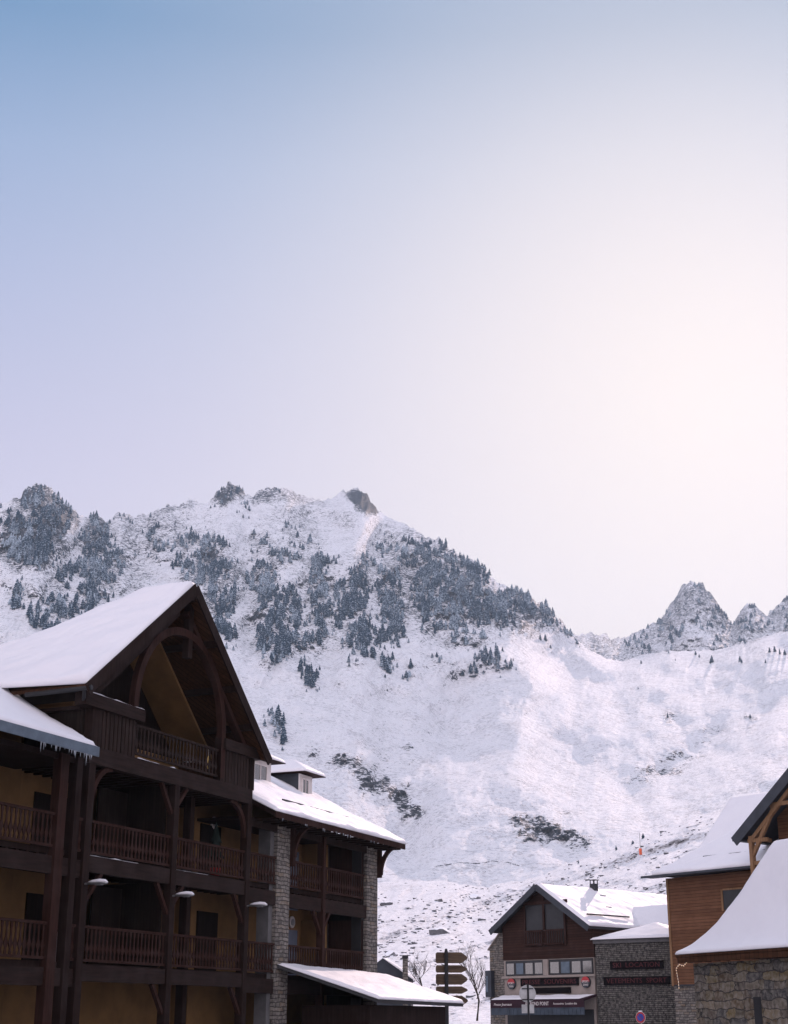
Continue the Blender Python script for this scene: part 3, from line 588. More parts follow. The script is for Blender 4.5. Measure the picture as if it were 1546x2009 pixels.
# cladding boxes either side of the top balcony, with their heavy cap beams
for x0, x1 in ((-8.72, -6.80), (-1.86, .16)):
    mb = MB(); x = x0
    while x < x1 - .05: mb.box(x, x + .15, -.10, -.06, 8.9, 9.96); mb.box(x + .15, x + .19, -.07, -.05, 8.9, 9.96); x += .19
    mb.box(x0, x1, -.05, .06, 8.9, 9.96); mb.build('parapet_panel', M['plank'], A)
MB().box(-9.56, -6.60, -.22, .16, 9.96, 10.32).build('cap_beam', M['woodx'], A)
MB().box(-1.92, .45, -.22, .16, 9.92, 10.27).build('cap_beam', M['woodx'], A)
MB().box(-9.14, -9.02, .17, 2.1, 8.7, 10.02).build('side_parapet', M['brownshut'], A)
MB().box(-9.3, -8.95, .17, 2.6, 9.9, 10.0).build('side_rail', M['woodx'], A)
snow_cover('ledge_snow', bil((-9.5, -.21, 10.32), (-6.65, -.21, 10.32), (-6.65, .12, 10.32), (-9.5, .12, 10.32)), 40, 6, .02, A, 3, .06)
for x0, x1, z in ((-8.7, -6.3, 5.96), (-4.3, -2.4, 5.96), (-6.7, -4.6, 8.90)): snow_cover('ledge_snow', bil((x0, -.06 if z < 8 else -.1, z), (x1, -.06 if z < 8 else -.1, z), (x1, -.02, z), (x0, -.02, z)), 30, 4, .02, A, 5, .02)
# gable roof
APX = (-4.62, 14.62); RE = (.40, 10.02); LE = (-9.90, 10.42)
def rz(x): return APX[1] + (RE[1] - APX[1]) * (x - APX[0]) / (RE[0] - APX[0]) if x > APX[0] else APX[1] + (LE[1] - APX[1]) * (x - APX[0]) / (LE[0] - APX[0])
roof = MB()
roof.slab([(APX[0], -.5, APX[1]), (RE[0], -.5, RE[1]), (RE[0], 6.5, RE[1]), (APX[0], 1.2, APX[1])], .10)
roof.slab([(APX[0], -.5, APX[1]), (APX[0], 1.2, APX[1]), (-5.78, 2.4, rz(-5.78)), (-7.45, 4.3, rz(-7.45)), (-9.90, 6.6, LE[1]), (-9.90, -.5, LE[1])], .10)
ro = roof.build('gable_roof', M['soffit'], A)
mb = MB(); mb.beam((APX[0] - .02, -.53, APX[1] - .12), (RE[0] + .05, -.53, RE[1] - .17), .05, .34, (0, 0, 1)).beam((APX[0] + .02, -.53, APX[1] - .12), (LE[0] - .05, -.53, LE[1] - .17), .05, .34, (0, 0, 1)); mb.build('barge_board', M['wood'], A)
def left_slope(u, v):
    z = LE[1] + (APX[1] - LE[1]) * v; x = LE[0] + (APX[0] - LE[0]) * v
    yb = 1.15 + (1 - v) ** .9 * 5.4
    fl = (1 - v) ** 3 * u * .6
    return np.array((x - .9 * fl, -.50 + (yb + .5) * u, z + .002 + fl * .3))
so = snow_cover('roof_snow', left_slope, 70, 60, .20, A, 11, .22, rough=.05, lip=.06)
snow_cover('roof_snow', lambda u, v: np.array((RE[0] + (APX[0] - RE[0]) * v, -.50 + (1.7 + (1 - v) * 5) * u, RE[1] + (APX[1] - RE[1]) * v)), 40, 40, .13, A, 12, .16, rough=.015)
mb = MB()      # purlins
for x in (-3.2, -1.9, -.75): mb.box(x - .09, x + .09, -.46, 3.0, rz(x) - .36, rz(x) - .17)
for x in (-6.0, -7.4, -8.8): mb.box(x - .09, x + .09, -.46, 3.0, rz(x) - .36, rz(x) - .17)
mb.box(-4.72, -4.52, -.46, 3.0, 14.1, 14.32); mb.build('purlin', M['wood'], A)
# truss of the gable face
MB().beam((-4.35, .0, 13.85), (-.15, .0, 9.95), .16, .24, (0, 1, 0)).build('principal_rafter', M['red'], A)
MB().beam((-4.85, .0, 13.72), (-9.05, .0, 10.30), .16, .24, (0, 1, 0)).build('principal_rafter', M['wood'], A)
MB().box(-4.27, -4.03, -.12, .10, 12.42, 14.3).build('king_post', M['wood'], A)
pts = [(-4.45 - 2.52 * math.cos(a), -.03, 10.28 + 2.88 * math.sin(a) ** .92) for a in np.linspace(0, math.pi, 41)]
pts = [(-6.97, -.03, 10.0)] + pts + [(-1.93, -.03, 9.0)]
MB().chain(pts, .20, .24, (0, 1, 0)).build('arch', M['red'], A)
MB().box(-2.05, -1.83, -.12, .12, 8.9, 10.3).build('post', M['wood'], A)
# loggia behind the arch: dark inner wall, ochre sloping ceiling
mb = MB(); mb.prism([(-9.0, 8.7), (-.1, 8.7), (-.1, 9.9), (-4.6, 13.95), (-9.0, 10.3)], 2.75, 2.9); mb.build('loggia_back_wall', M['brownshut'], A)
def cz(x): return 14.02 - .92 * (x + 4.6)
MB().slab([(-4.3, 1.42, cz(-4.3)), (-.25, 1.38, cz(-.25)), (-.25, 2.7, cz(-.25)), (-4.3, 2.72, cz(-4.3))], .06).build('sloping_ceiling', M['ochre'], A)
MB().beam((-4.4, 1.38, cz(-4.4) - .03), (-.2, 1.34, cz(-.2) - .03), .09, .12, (0, 1, 0)).build('ceiling_edge', M['ochre'], A)
MB().box(-.22, -.10, .1, 2.7, 8.7, 9.9).build('side_parapet', M['soffit'], A)
# back wall openings
def opening(x0, x1, z0, z1, y, m, name='shutter', frame=None, d=.05):
    o = MB().box(x0, x1, y - d, y, z0, z1).build(name, m, A)
    if frame: MB().box(x0 - .07, x0, y - d - .02, y, z0, z1 + .07).box(x1, x1 + .07, y - d - .02, y, z0, z1 + .07).box(x0, x1, y - d - .02, y, z1, z1 + .07).build('frame', frame, o)
    return o
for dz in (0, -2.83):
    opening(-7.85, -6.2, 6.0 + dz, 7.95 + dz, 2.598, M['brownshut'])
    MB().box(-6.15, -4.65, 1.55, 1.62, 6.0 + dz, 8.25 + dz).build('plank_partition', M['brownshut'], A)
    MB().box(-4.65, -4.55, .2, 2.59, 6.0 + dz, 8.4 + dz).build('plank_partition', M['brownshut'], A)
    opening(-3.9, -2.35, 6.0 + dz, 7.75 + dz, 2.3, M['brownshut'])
    MB().box(-4.55, -2.3, 2.30, 2.59, 6.0 + dz, 8.4 + dz).build('wall_return', M['ochre'], A)
    MB().box(-2.3, -1.9, 1.9, 2.59, 6.0 + dz, 8.4 + dz).build('wall_return', M['ochre'], A)
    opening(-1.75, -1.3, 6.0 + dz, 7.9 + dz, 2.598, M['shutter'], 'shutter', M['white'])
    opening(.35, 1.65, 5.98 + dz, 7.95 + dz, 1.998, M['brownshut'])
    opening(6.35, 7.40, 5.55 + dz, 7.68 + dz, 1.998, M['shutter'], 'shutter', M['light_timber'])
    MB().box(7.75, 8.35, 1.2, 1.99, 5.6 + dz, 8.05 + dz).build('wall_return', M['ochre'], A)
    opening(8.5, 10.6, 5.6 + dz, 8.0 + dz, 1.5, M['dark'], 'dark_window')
    MB().box(9.0, 9.16, .1, 1.45, 5.5 + dz, 8.1 + dz).build('plank_partition', M['red'], A)
    # left wing
    opening(-12.0, -11.25, 5.98 + dz, 7.7 + dz, 2.198, M['shutter'])
    MB().box(-13.1, -12.7, .5, 2.19, 5.9 + dz, 8.4 + dz).build('wall_return', M['ochre'], A)
opening(-7.9, -7.2, 9.2, 10.2, .89, M['shutter'], 'shutter')
MB().box(-24, -9.3, .0, 2.2, 8.35, 8.5).build('eave_soffit', M['wood'], A)
for x, z, y in ((7.0, 7.96, 1.995), (7.0, 5.13, 1.995), (1.2, 8.05, 1.995)):
    d = MB().disc((x, z), .21, y - .05, y).build('wall_disc', M['white'], A); MB().disc((x, z), .12, y - .075, y - .051).build('disc_face', M['steel'], d)
# stone pillars
for x0, x1, y1 in ((2.04, 2.98, .50), (9.2, 10.16, .48)): MB().box(x0, x1, -.03, y1, 0, 8.2 if x0 < 5 else 8.35).build('stone_pillar', M['stone'], A)
MB().box(1.78, 2.035, .1, .55, 0, 8.0).build('concrete_pier', M['concrete'], A); MB().box(8.98, 9.195, .1, .5, 0, 8.1).build('concrete_pier', M['dark'], A)
for x in (2.96, 10.12):      # brackets carrying the wing's eave
    MB().box(x - .0, x + .14, -.18, .1, 6.7 if x < 5 else 6.9, 8.1).build('eave_bracket', M['red'], A)
    MB().chain([(x + .07, -.15 - .72 * (1 - math.cos(a)), 7.0 + 1.05 * math.sin(a)) for a in np.linspace(0, math.pi / 2, 8)], .13, .14, (1, 0, 0)).build('eave_bracket', M['red'], A)
    MB().box(x + .0, x + .14, -.86, .1, 8.02, 8.14).build('eave_bracket', M['red'], A)
# wing roof
def wz(y): return 8.16 + .53 * (y + .9)
MB().slab([(.2, -.9, wz(-.9)), (10.72, -.9, wz(-.9)), (10.72, 5.6, wz(5.6)), (.2, 5.6, wz(5.6))], .14).slab([(.2, 5.6, wz(5.6)), (10.72, 5.6, wz(5.6)), (10.72, 11, 8.6), (.2, 11, 8.6)], .14).build('wing_roof', M['wood'], A)
MB().box(.2, 10.74, -.95, -.905, 7.98, 8.18).build('fascia', M['red'], A)
mb = MB(); x = .5
while x < 10.6: mb.box(x - .05, x + .05, -.88, .3, 7.94, 8.02); x += .55
mb.build('rafter_ends', M['wood'], A)
MB().box(.2, 10.3, -.02, .14, 7.75, 8.05).build('edge_beam', M['wood'], A)
MB().box(.14, 10.3, .15, 2.04, 8.0, 8.09).build('ceiling', M['wood'], A)
MB().box(9.98, 10.14, .49, 1.99, 0, 8.0).build('end_wall', M['brownshut'], A)
def wing(u, v):
    y = -.97 + 6.4 * v; x = .15 + 10.62 * u; return np.array((x, y, wz(y) + .05 * math.exp(-v * 8)))
snow_cover('roof_snow', wing, 120, 60, .15, A, 31, .16, rough=.03, lip=.10)
MB().box(3.0, 8.3, .32, .36, wz(.35) + .14, wz(.35) + .19).build('snow_guard', M['dark'], A)
def dormer(x0, x1, yf, arched):
    r = MB().box(x0, x1, yf, yf + 2.4, 9.3, 10.84).build('dormer', M['slate'], A)
    MB().box(x0 - .002, x1 + .002, yf - .06, yf - .002, wz(yf) - .1, 10.82).build('dormer_front', M['white'], r)
    xa, xb = x0 + .18, x1 - .42
    MB().box(xa, xb, yf - .10, yf - .062, wz(yf) + .1, 10.62).build('dormer_window', M['glass'], r)
    MB().box(xa - .06, xa, yf - .12, yf - .062, wz(yf) + .1, 10.66).box(xb, xb + .06, yf - .12, yf - .062, wz(yf) + .1, 10.66).box(xa, xb, yf - .12, yf - .062, 10.62, 10.68).box((xa + xb) / 2 - .02, (xa + xb) / 2 + .02, yf - .12, yf - .062, wz(yf) + .1, 10.62).build('window_frame', M['white'], r)
    ex0, ex1, ey0, ey1 = x0 - .28, x1 + .52, yf - .42, yf + 2.4; xm = (ex0 + ex1) / 2
    MB().add([(ex0, ey0, 10.86), (ex1, ey0, 10.86), (ex1, ey1, 10.86), (ex0, ey1, 10.86), (xm, ey0 + .9, 11.42), (xm, ey1, 11.42)], [(0, 1, 4), (1, 2, 5, 4), (0, 4, 5, 3), (2, 3, 5), (0, 3, 2, 1)]).build('dormer_roof', M['red'], r)
    def dr(u, v):
        x = ex0 + (ex1 - ex0) * u; y = ey0 + (ey1 - ey0) * v
        h = min((x - ex0), (ex1 - x), (y - ey0) * .9); return np.array((x, y, 10.87 + .56 * min(1, h / ((ex1 - ex0) / 2))))
    snow_cover('dormer_snow', dr, 26, 30, .10, r, int(x0 * 7), .12, rough=.02)
dormer(8.5, 9.55, 2.61, False); dormer(4.45, 5.97, 2.51, True)
# left wing roof, concave where it meets the gable
def lwing(u, v):
    y = -1.05 + 7.5 * v; s = y + 1.05; x = -24 + (14.0 + .68 * min(1, s / 1.3)) * u
    return np.array((x + 0, y, 8.60 + .38 * s + .05 * s * s * .9))
mb = MB()
for i in range(8):
    a, b = -1.05 + .93 * i, -1.05 + .93 * (i + 1); fz = lambda y: 8.60 + .38 * (y + 1.05) + .045 * (y + 1.05) ** 2
    mb.slab([(-24, a, fz(a) - .01), (-10.0 if i == 0 else -9.3, a, fz(a) - .01), (-9.3, b, fz(b) - .01), (-24, b, fz(b) - .01)], .12)
mb.build('side_roof', M['wood'], A)
snow_cover('roof_snow', lambda u, v: lwing(u, v), 90, 40, .13, A, 41, .12, rough=.02, lip=.06)
MB().box(-24, -10.02, -1.10, -1.055, 8.36, 8.62).build('gutter_board', M['zinc'], A)
MB().box(-10.9, -10.3, 4.0, 4.6, 10.2, 12.2).build('chimney', M['bark'], A)
mb = MB(); rnd = random.Random(3)      # icicles on the eaves
def icicle(mb, x, y, z, l):
    mb.add([(x - .012, y - .01, z), (x + .012, y - .01, z), (x, y + .012, z), (x, y, z - l)], [(0, 1, 3), (1, 2, 3), (2, 0, 3), (0, 2, 1)])
for i in range(34): icicle(mb, -12.6 + 2.3 * rnd.random() ** .8, -1.09, 8.38, rnd.uniform(.03, .30) * (1.2 if rnd.random() < .3 else .6))
for i in range(16): icicle(mb, rnd.uniform(.5, 8), -.955, 8.0, rnd.uniform(.04, .16))
m, t, b = mat('ice'); b.inputs['Base Color'].default_value = (.75, .8, .86, 1); b.inputs['Roughness'].default_value = .1; b.inputs['Transmission Weight'].default_value = .6; M['ice'] = m
tag(mb.build('icicles', M['ice'], A), kind='stuff')
MB().tube([(-9.86, -.6, 10.32), (-9.86, 1.6, 10.30)], .07, 8).build('gutter', M['dark'], A)
MB().tube([(-9.86, -.35, 10.3), (-9.5, -.1, 10.05), (-9.1, .2, 10.05)], .05, 8).build('downpipe', M['dark'], A)
# lamps on arms off the front posts
def lamp(x, label):
    ox, oy = AX[0] + x * .40673664 + .1 * .9135, AX[1] + x * .91354546 - .1 * .4067
    e = thing('street_lamp', label, 'street lamp', (ox, oy, 5.20), 24, 'snow capped lamps along the chalet front'); e.scale = (.8, .85, .72)
    MB().tube([(0, 0, -.02), (0, -.30, .0)], .035, 8).build('arm', M['steel'], e)
    V = []; Fc = []; n = 10; sec = [(-.12, .05, .05), (-.3, .10, .06), (-.55, .12, .075), (-.78, .09, .06), (-.86, .03, .03)]
    for y, rx, rz_ in sec:
        for k in range(n): V.append((math.cos(6.283 * k / n) * rx, y, math.sin(6.283 * k / n) * rz_))
    for i in range(4):
        for k in range(n): Fc.append((i * n + k, i * n + (k + 1) % n, (i + 1) * n + (k + 1) % n, (i + 1) * n + k))
    Fc += [tuple(range(n)), tuple(range(4 * n, 5 * n))]
    h = MB().add(V, Fc).build('lamp_head', M['steel'], e, True)
    MB().box(-.06, .06, -.66, -.44, -.085, -.05).build('lamp_glass', M['steel'], h)
    V = [(x_, y, z + .035) if k else (x_, y, z) for k in (0, 1) for x_, y, z in []]
    mb = MB(); V = []
    for y, rx, rz_ in [(-.14, .045, .05), (-.3, .09, .10), (-.55, .11, .13), (-.76, .085, .10), (-.85, .02, .03)]:
        for k in range(9): a = math.pi * k / 8; V.append((math.cos(a) * rx, y, math.sin(a) * rz_ + .02))
    Fc = [(i * 9 + k, i * 9 + (k + 1) % 9, (i + 1) * 9 + (k + 1) % 9, (i + 1) * 9 + k) for i in range(4) for k in range(9)] + [tuple(range(9)), tuple(range(36, 45))]
    mb.add(V, Fc).build('snow_cap', M['snow'], e, True)
lamp(-8.88, 'snow capped street lamp on the left corner post of the timber chalet')
lamp(-4.47, 'snow capped street lamp on the middle post of the timber chalet')
lamp(-.02, 'snow capped street lamp on the chalet corner post nearest the stone pillar')
def inA(x, y, z): return (AX[0] + x * .40673664 - y * .91354546, AX[1] + x * .91354546 + y * .40673664, z)
e = thing('satellite_dish', 'round black satellite dish on the first floor balcony of the timber chalet', 'satellite dish', inA(-6.9, 1.9, 4.3), 24)
V = [(0, .12, 0)]; Fc = []
for r_, y in ((.2, .08), (.36, .0), (.42, -.06)):
    for k in range(20): V.append((math.cos(6.283 * k / 20) * r_, y, math.sin(6.283 * k / 20) * r_))
Fc += [(0, 1 + k, 1 + (k + 1) % 20) for k in range(20)] + [(1 + i * 20 + k, 1 + i * 20 + (k + 1) % 20, 21 + i * 20 + (k + 1) % 20, 21 + i * 20 + k) for i in range(2) for k in range(20)]
d = MB().add(V, Fc).build('dish', M['black'], e, True); sm = d.modifiers.new('s', 'SOLIDIFY'); sm.thickness = .02
MB().tube([(0, -.05, -.4), (0, -.4, -.1)], .012, 6).build('feed_arm', M['steel'], e); MB().tube([(0, .1, 0), (0, .25, -.3), (0, .25, -1.2)], .025, 6).build('mast', M['steel'], e)
e = thing('potted_fir', 'small dark fir tree in a pot behind the second floor balustrade', 'tree', inA(-.95, .6, 6.0), 24)
v, f = conifer(3); MB().add([(a * .55 * 3, b_ * .55 * 3, .3 + c * 1.5) for a, b_, c in v], [tuple(q) for q in f]).build('crown', M['needle'], e)
MB().tube([(0, 0, 0), (0, 0, .32)], [.14, .19], 12).build('pot', M['redpaint'], e)
e = thing('hanging_ornament', 'small yellow and white pendant hung behind the top balcony rail', 'ornament', inA(-2.32, .18, 9.25), 24)
MB().tube([(0, 0, 0), (0, 0, .12), (0, 0, .34), (0, 0, .42)], [.008, .05, .035, .01], 8).build('pendant', plain('yellow_pendant', (.9, .62, .22), .5), e)
MB().tube([(0, 0, .42), (0, 0, .62)], .006, 5).build('cord', M['white'], e)

# ------------------------------------------------------------------ snow roofed annex in front of the wing
e = thing('low_annex', 'low annex with a broad sunlit snow roof at the foot of the chalet wing', 'building', AX, 24)
MB().box(4.0, 10.6, -2.6, -.06, 0, 2.2).build('wall', M['wood'], e)
MB().slab([(2.2, -.06, 3.45), (10.72, -.06, 3.32), (11.15, -3.1, 2.30), (3.6, -3.1, 2.36)], .10).build('roof', M['dark'], e)
snow_cover('roof_snow', bil((3.55, -3.12, 2.37), (11.2, -3.12, 2.31), (10.75, -.06, 3.33), (2.2, -.06, 3.46)), 90, 40, .10, e, 51, .12, rough=.02, lip=.05)

# ------------------------------------------------------------------ the brown gabled shop
B0 = (6.32611787, 90.0, 0)
S = thing('brown_gabled_shop', 'brown gabled shop with a snowy roof, cream sign band and burgundy awning', 'building', B0, 137)
GP = [(.05, 5.03), (6.9, 5.03), (6.9, 6.75), (3.22, 9.0), (.05, 6.95)]
MB().prism(GP, .0, 12).build('upper_wall', M['shopwood'], S)
MB().box(.1, 6.85, .02, 11.9, 0, 5.02).build('lower_wall', M['cream'], S)
AP = (3.2, 9.12); LR = (-.48, 6.72); RR = (7.0, 6.66)
MB().slab([(AP[0], -.5, AP[1]), (RR[0], -.5, RR[1]), (RR[0], 12.5, RR[1]), (AP[0], 12.5, AP[1])], .14).slab([(AP[0], 12.5, AP[1]), (LR[0], 12.5, LR[1]), (LR[0], -.5, LR[1]), (AP[0], -.5, AP[1])], .14).build('roof', M['dark'], S)
MB().beam((AP[0], -.53, AP[1] - .13), (RR[0], -.53, RR[1] - .13), .05, .32).beam((AP[0], -.53, AP[1] - .13), (LR[0], -.53, LR[1] - .13), .05, .32).build('barge_board', M['slate'], S)
snow_cover('roof_snow', bil((RR[0] + .05, -.52, RR[1]), (RR[0] + .05, 12.5, RR[1]), (AP[0], 12.5, AP[1]), (AP[0], -.52, AP[1])), 90, 40, .13, S, 61, .10, rough=.025, lip=.08)
snow_cover('roof_snow', bil((LR[0], -.52, LR[1]), (LR[0], 12.5, LR[1]), (AP[0], 12.5, AP[1]), (AP[0], -.52, AP[1])), 40, 30, .10, S, 62, .10, rough=.025)
MB().box(6.3, 6.34, .2, 4.0, 7.32, 7.40).build('snow_guard', M['dark'], S)
for px_, pz_ in ((3.0, 4.2), (4.2, 3.2), (5.0, 5.8)): MB().box(px_ + 1, px_ + 1.1, pz_, pz_ + .5, 9.12 - .647 * (px_ - 2.15) + .14, 9.12 - .647 * (px_ - 2.15) + .17).build('bare_roof_patch', M['dark'], S)
c = MB().box(3.3, 3.65, 4.2, 4.55, 8.6, 9.42).build('chimney', M['dark'], S)
mb = MB()
for a, b_ in ((3.31, 4.21), (3.61, 4.21), (3.31, 4.51), (3.61, 4.51)): mb.box(a, a + .04, b_, b_ + .04, 9.421, 9.62)
mb.box(3.24, 3.71, 4.14, 4.61, 9.621, 9.66); mb.build('chimney_cap', M['dark'], c)
# recessed upper balcony
op = MB().box(1.92, 4.95, -.04, -.003, 5.80, 8.03).build('loggia_opening', M['dark'], S)
for x in (1.88, 3.36, 4.93): MB().box(x - .07, x + .07, -.12, -.045, 5.75, 8.03 if x != 3.36 else 8.75).build('post', M['red'], S)
MB().box(1.7, 5.15, -.14, -.05, 8.03, 8.22).build('tie_beam', M['red'], S)
MB().beam((2.0, -.08, 8.3), (3.2, -.08, 8.82), .08, .12, (0, 1, 0)).beam((4.6, -.08, 8.3), (3.4, -.08, 8.82), .08, .12, (0, 1, 0)).build('truss_strut', M['red'], S)
for x0, x1 in ((1.98, 3.28), (3.45, 4.85)):
    mb = MB().box(x0, x1, -.2, -.13, 6.52, 6.62).box(x0, x1, -.2, -.13, 5.78, 5.88); x = x0 + .06
    while x < x1 - .05: mb.box(x, x + .09, -.18, -.15, 5.881, 6.519); x += .17
    mb.build('balustrade', M['red'], S)
# band of windows
MB().box(-.02, 6.95, -.10, .0, 4.02, 4.14).build('sill', M['cream'], S)
for x0, x1 in ((.28, 3.18), (3.62, 6.80)):
    w = MB().box(x0, x1, -.04, .015, 4.16, 4.98).build('window', M['dark'], S); n = 4; g = (x1 - x0) / n
    for k in range(n):
        xa = x0 + g * k + .10; MB().box(xa, xa + g - .17, -.055, -.042, 4.24, 4.84).build('pane', M['glass'] if k % 3 != 1 else M['zinc'], w)
MB().box(3.22, 3.58, -.12, -.002, 4.14, 5.0).build('mullion_post', M['cream'], S)
# sign band
for x in (.72, 6.28):
    d = MB().disc((x, 3.72), .30, -.10, .018, 28).build('round_badge', M['bluepaint'] if False else M['slate'], S)
    MB().prism([(x + .29 * math.cos(a), 3.75 + .27 * math.sin(a)) for a in np.linspace(0, math.pi, 16)], -.112, -.101).build('badge_field', M['redpaint'], d)
    lettering('SPORT', x, 3.745, -.118, .18, M['white'], d, .46); lettering('2000', x, 3.58, -.105, .15, M['white'], d, .36)
s = MB().box(1.42, 5.72, -.06, .018, 3.57, 3.99).build('sign_board', M['signback'], S); lettering('PRESSE  SOUVENIRS', 3.57, 3.78, -.062, .36, M['darkred'], s, 4.0)
s = MB().box(1.42, 5.13, -.06, .018, 3.17, 3.48).build('sign_board', M['signback'], S)
# awning
aw = MB().prismx([(.0, 3.08), (.0, 2.98), (-1.05, 2.72), (-1.05, 2.84)], .0, 6.95).build('awning', M['burgundy'], S)
MB().box(.0, 6.95, -1.09, -1.055, 2.40, 2.80).build('valance', M['burgundy'], aw)
mb = MB(); x = .02
while x < 6.9: mb.box(x, x + .27, -1.075, -1.06, 2.02, 2.398); x += .29
mb.build('awning_skirt', M['bluegrey'], aw)
snow_cover('awning_snow', bil((.05, -1.08, 2.84), (6.6, -1.08, 2.84), (6.9, -.1, 3.07), (.05, -.1, 3.07)), 60, 8, .05, aw, 71, .08)
lettering('AU ROND POINT', 3.55, 2.60, -1.095, .28, M['white'], aw, 1.75); lettering('Presse Journaux', .95, 2.58, -1.095, .20, M['white'], aw, 1.4, shear=.3); lettering('Accessoires  Location skis', 5.6, 2.60, -1.095, .16, M['white'], aw, 1.7)
MB().box(.3, 6.7, -.005, .018, .2, 2.3).build('shopfront', M['dark'], S)
# side lean-to wall with hanging banner sign
MB().prism([(-1.35, 0), (.04, 0), (.04, 6.60), (-.45, 6.60), (-1.30, 5.75)], .3, 1.5).build('side_wall', M['stone'], S)
MB().slab([(-1.40, .22, 5.72), (-.42, .22, 6.68), (-.42, 1.6, 6.68), (-1.40, 1.6, 5.72)], .08).build('side_roof', M['cream'], S)
b_ = MB().box(-1.42, -.95, -.0, .29, 3.02, 4.5).build('box_sign', M['slate'], S)
MB().box(-1.38, -1.2, -.014, -.002, 3.3, 4.2).build('sign_face', M['zinc'], b_)
# second, lower roof behind
MB().slab([(6.2, 4.1, 6.72), (16, 4.1, 6.72), (16, 6.0, 8.05), (4.9, 6.0, 8.05)], .12).build('rear_roof', M['dark'], S)
MB().box(6.9, 16, 4.3, 9, 0, 6.6).build('rear_wall', M['dark'], S)
snow_cover('rear_roof_snow', bil((6.4, 4.1, 6.73), (16, 4.1, 6.73), (16, 6.0, 8.06), (5.0, 6.0, 8.06)), 60, 16, .12, S, 81, .10, rough=.02)

# ------------------------------------------------------------------ grey stone annex with two sign boards
e = thing('grey_stone_shop', 'plain grey stone building with a low snowy roof and two long dark signs', 'building', (11.06600647, 84.9170, 0), 126)
MB().box(.03, 6.5, .0, 4.4, 0, 5.72).build('wall', M['greystone'], e)
MB().box(-.05, 6.6, -.10, 4.5, 5.72, 5.92).build('cornice', M['concrete'], e)
MB().add([(-.12, -.2, 5.922), (5.6, -.2, 5.922), (5.6, 4.5, 5.922), (-.12, 4.5, 5.922), (2.75, 2.1, 6.78)], [(0, 1, 4), (1, 2, 4), (2, 3, 4), (3, 0, 4), (0, 3, 2, 1)]).build('roof', M['slate'], e)
def er(u, v):
    x = -.14 + 5.8 * u; y = -.22 + 4.6 * v; h = min(x + .12, 5.6 - x, (y + .2) * 1.25, (4.5 - y) * 1.25); return np.array((x, y, 5.93 + .86 * max(0, min(1, h / 2.86))))
snow_cover('roof_snow', er, 50, 40, .09, e, 91, .15, rough=.02)
s = MB().box(.95, 4.12, -.10, -.003, 4.34, 4.77).build('sign_board', M['signback'], e); lettering('SKI  LOCATION', 2.53, 4.555, -.103, .36, M['darkred'], s, 2.8)
s = MB().box(.52, 4.45, -.10, -.003, 3.54, 3.95).build('sign_board', M['signback'], e); lettering('VETEMENTS  SPORT', 2.5, 3.745, -.103, .36, M['darkred'], s, 3.6)
MB().box(.42, .52, -.06, -.003, 3.88, 3.97).build('lamp_fitting', M['black'], e)

# ------------------------------------------------------------------ orange timber house
H = thing('orange_timber_house', 'tall house clad in orange horizontal boards above a stone base, timber gable at its right', 'building', (14.38208487, 80.0, 0), 142)
MB().box(0, 14, .0, 10, 3.47, 8.80).build('wall', M['siding'], H)
MB().box(.02, 14, .06, 9.9, 0, 3.38).build('stone_base', M['stone'], H)
MB().box(-.02, 14, -.02, .1, 3.385, 3.468).build('drip_board', M['dark'], H)
MB().box(-.04, .10, -.04, -.002, 3.4, 8.8).build('corner_board', M['light_timber'], H)
w = MB().box(3.72, 4.9, -.03, -.003, 7.0, 7.95).build('window', M['dark'], H); MB().box(3.60, 3.72, -.06, -.003, 6.95, 8.0).box(3.72, 5.0, -.06, -.031, 7.95, 8.03).build('window_frame', M['light_timber'], w); MB().box(3.84, 4.85, -.045, -.032, 7.08, 7.88).build('pane', M['dark'], w)
MB().box(-.96, 6.9, -.96, -.85, 8.82, 8.93).box(-.96, 6.9, -.85, .0, 8.86, 8.90).build('gutter', M['slate'], H)
def hipz(d): return 8.95 + .70 * d
MB().add([(-.5, -.5, 8.94), (8, -.5, 8.94), (8, 5, 12.6), (3.4, 3.4, hipz(3.8)), (-.5, 5, 8.94), (8, 3.4, hipz(3.8))], [(0, 1, 5, 3), (0, 3, 4), (0, 4, 2, 1)][:2]).build('hip_roof', M['slate'], H)
def hr(u, v):
    x = -.55 + 9.0 * u; y = -.55 + 4.5 * v; d = min(x + .5, y + .5); d = max(d, -.05); return np.array((x, y, hipz(d) + .02 + .10 * math.exp(-(d - .1) ** 2 / .3) * 0))
snow_cover('roof_snow', hr, 100, 60, .16, H, 101, .22, rough=.03, lip=.08)
MB().box(2.2, 6.2, .42, .45, hipz(.94) + .16, hipz(.94) + .21).build('snow_guard', M['dark'], H)
# projecting timber gable
GY = -1.55
def gz(x): return 10.36 + .79 * (x - 6.35)
MB().slab([(6.25, GY - .3, gz(6.25)), (13.3, GY - .3, gz(13.3)), (13.3, 4, gz(13.3)), (6.25, 4, gz(6.25))], .12).slab([(13.3, GY - .3, gz(13.3)), (20, GY - .3, 10.4), (20, 4, 10.4), (13.3, 4, gz(13.3))], .12).build('gable_roof', M['slate'], H)
MB().beam((6.2, GY - .34, gz(6.2) - .22), (13.3, GY - .34, gz(13.3) - .22), .06, .50).build('barge_board', M['slate'], H)
MB().box(6.1, 6.5, GY - .35, 2, 10.05, 10.17).build('gable_gutter', M['slate'], H)
snow_cover('gable_snow', bil((6.2, GY - .3, gz(6.2)), (13.3, GY - .3, gz(13.3)), (13.3, 4, gz(13.3)), (6.2, 4, gz(6.2))), 50, 40, .10, H, 111, .1, rough=.02)
MB().prism([(7.6, 8.81), (19.2, 8.81), (19.2, 10.5), (13.3, 15.55), (7.6, gz(7.6) - .16)], -.2, 3.9).build('gable_wall', M['siding'], H)
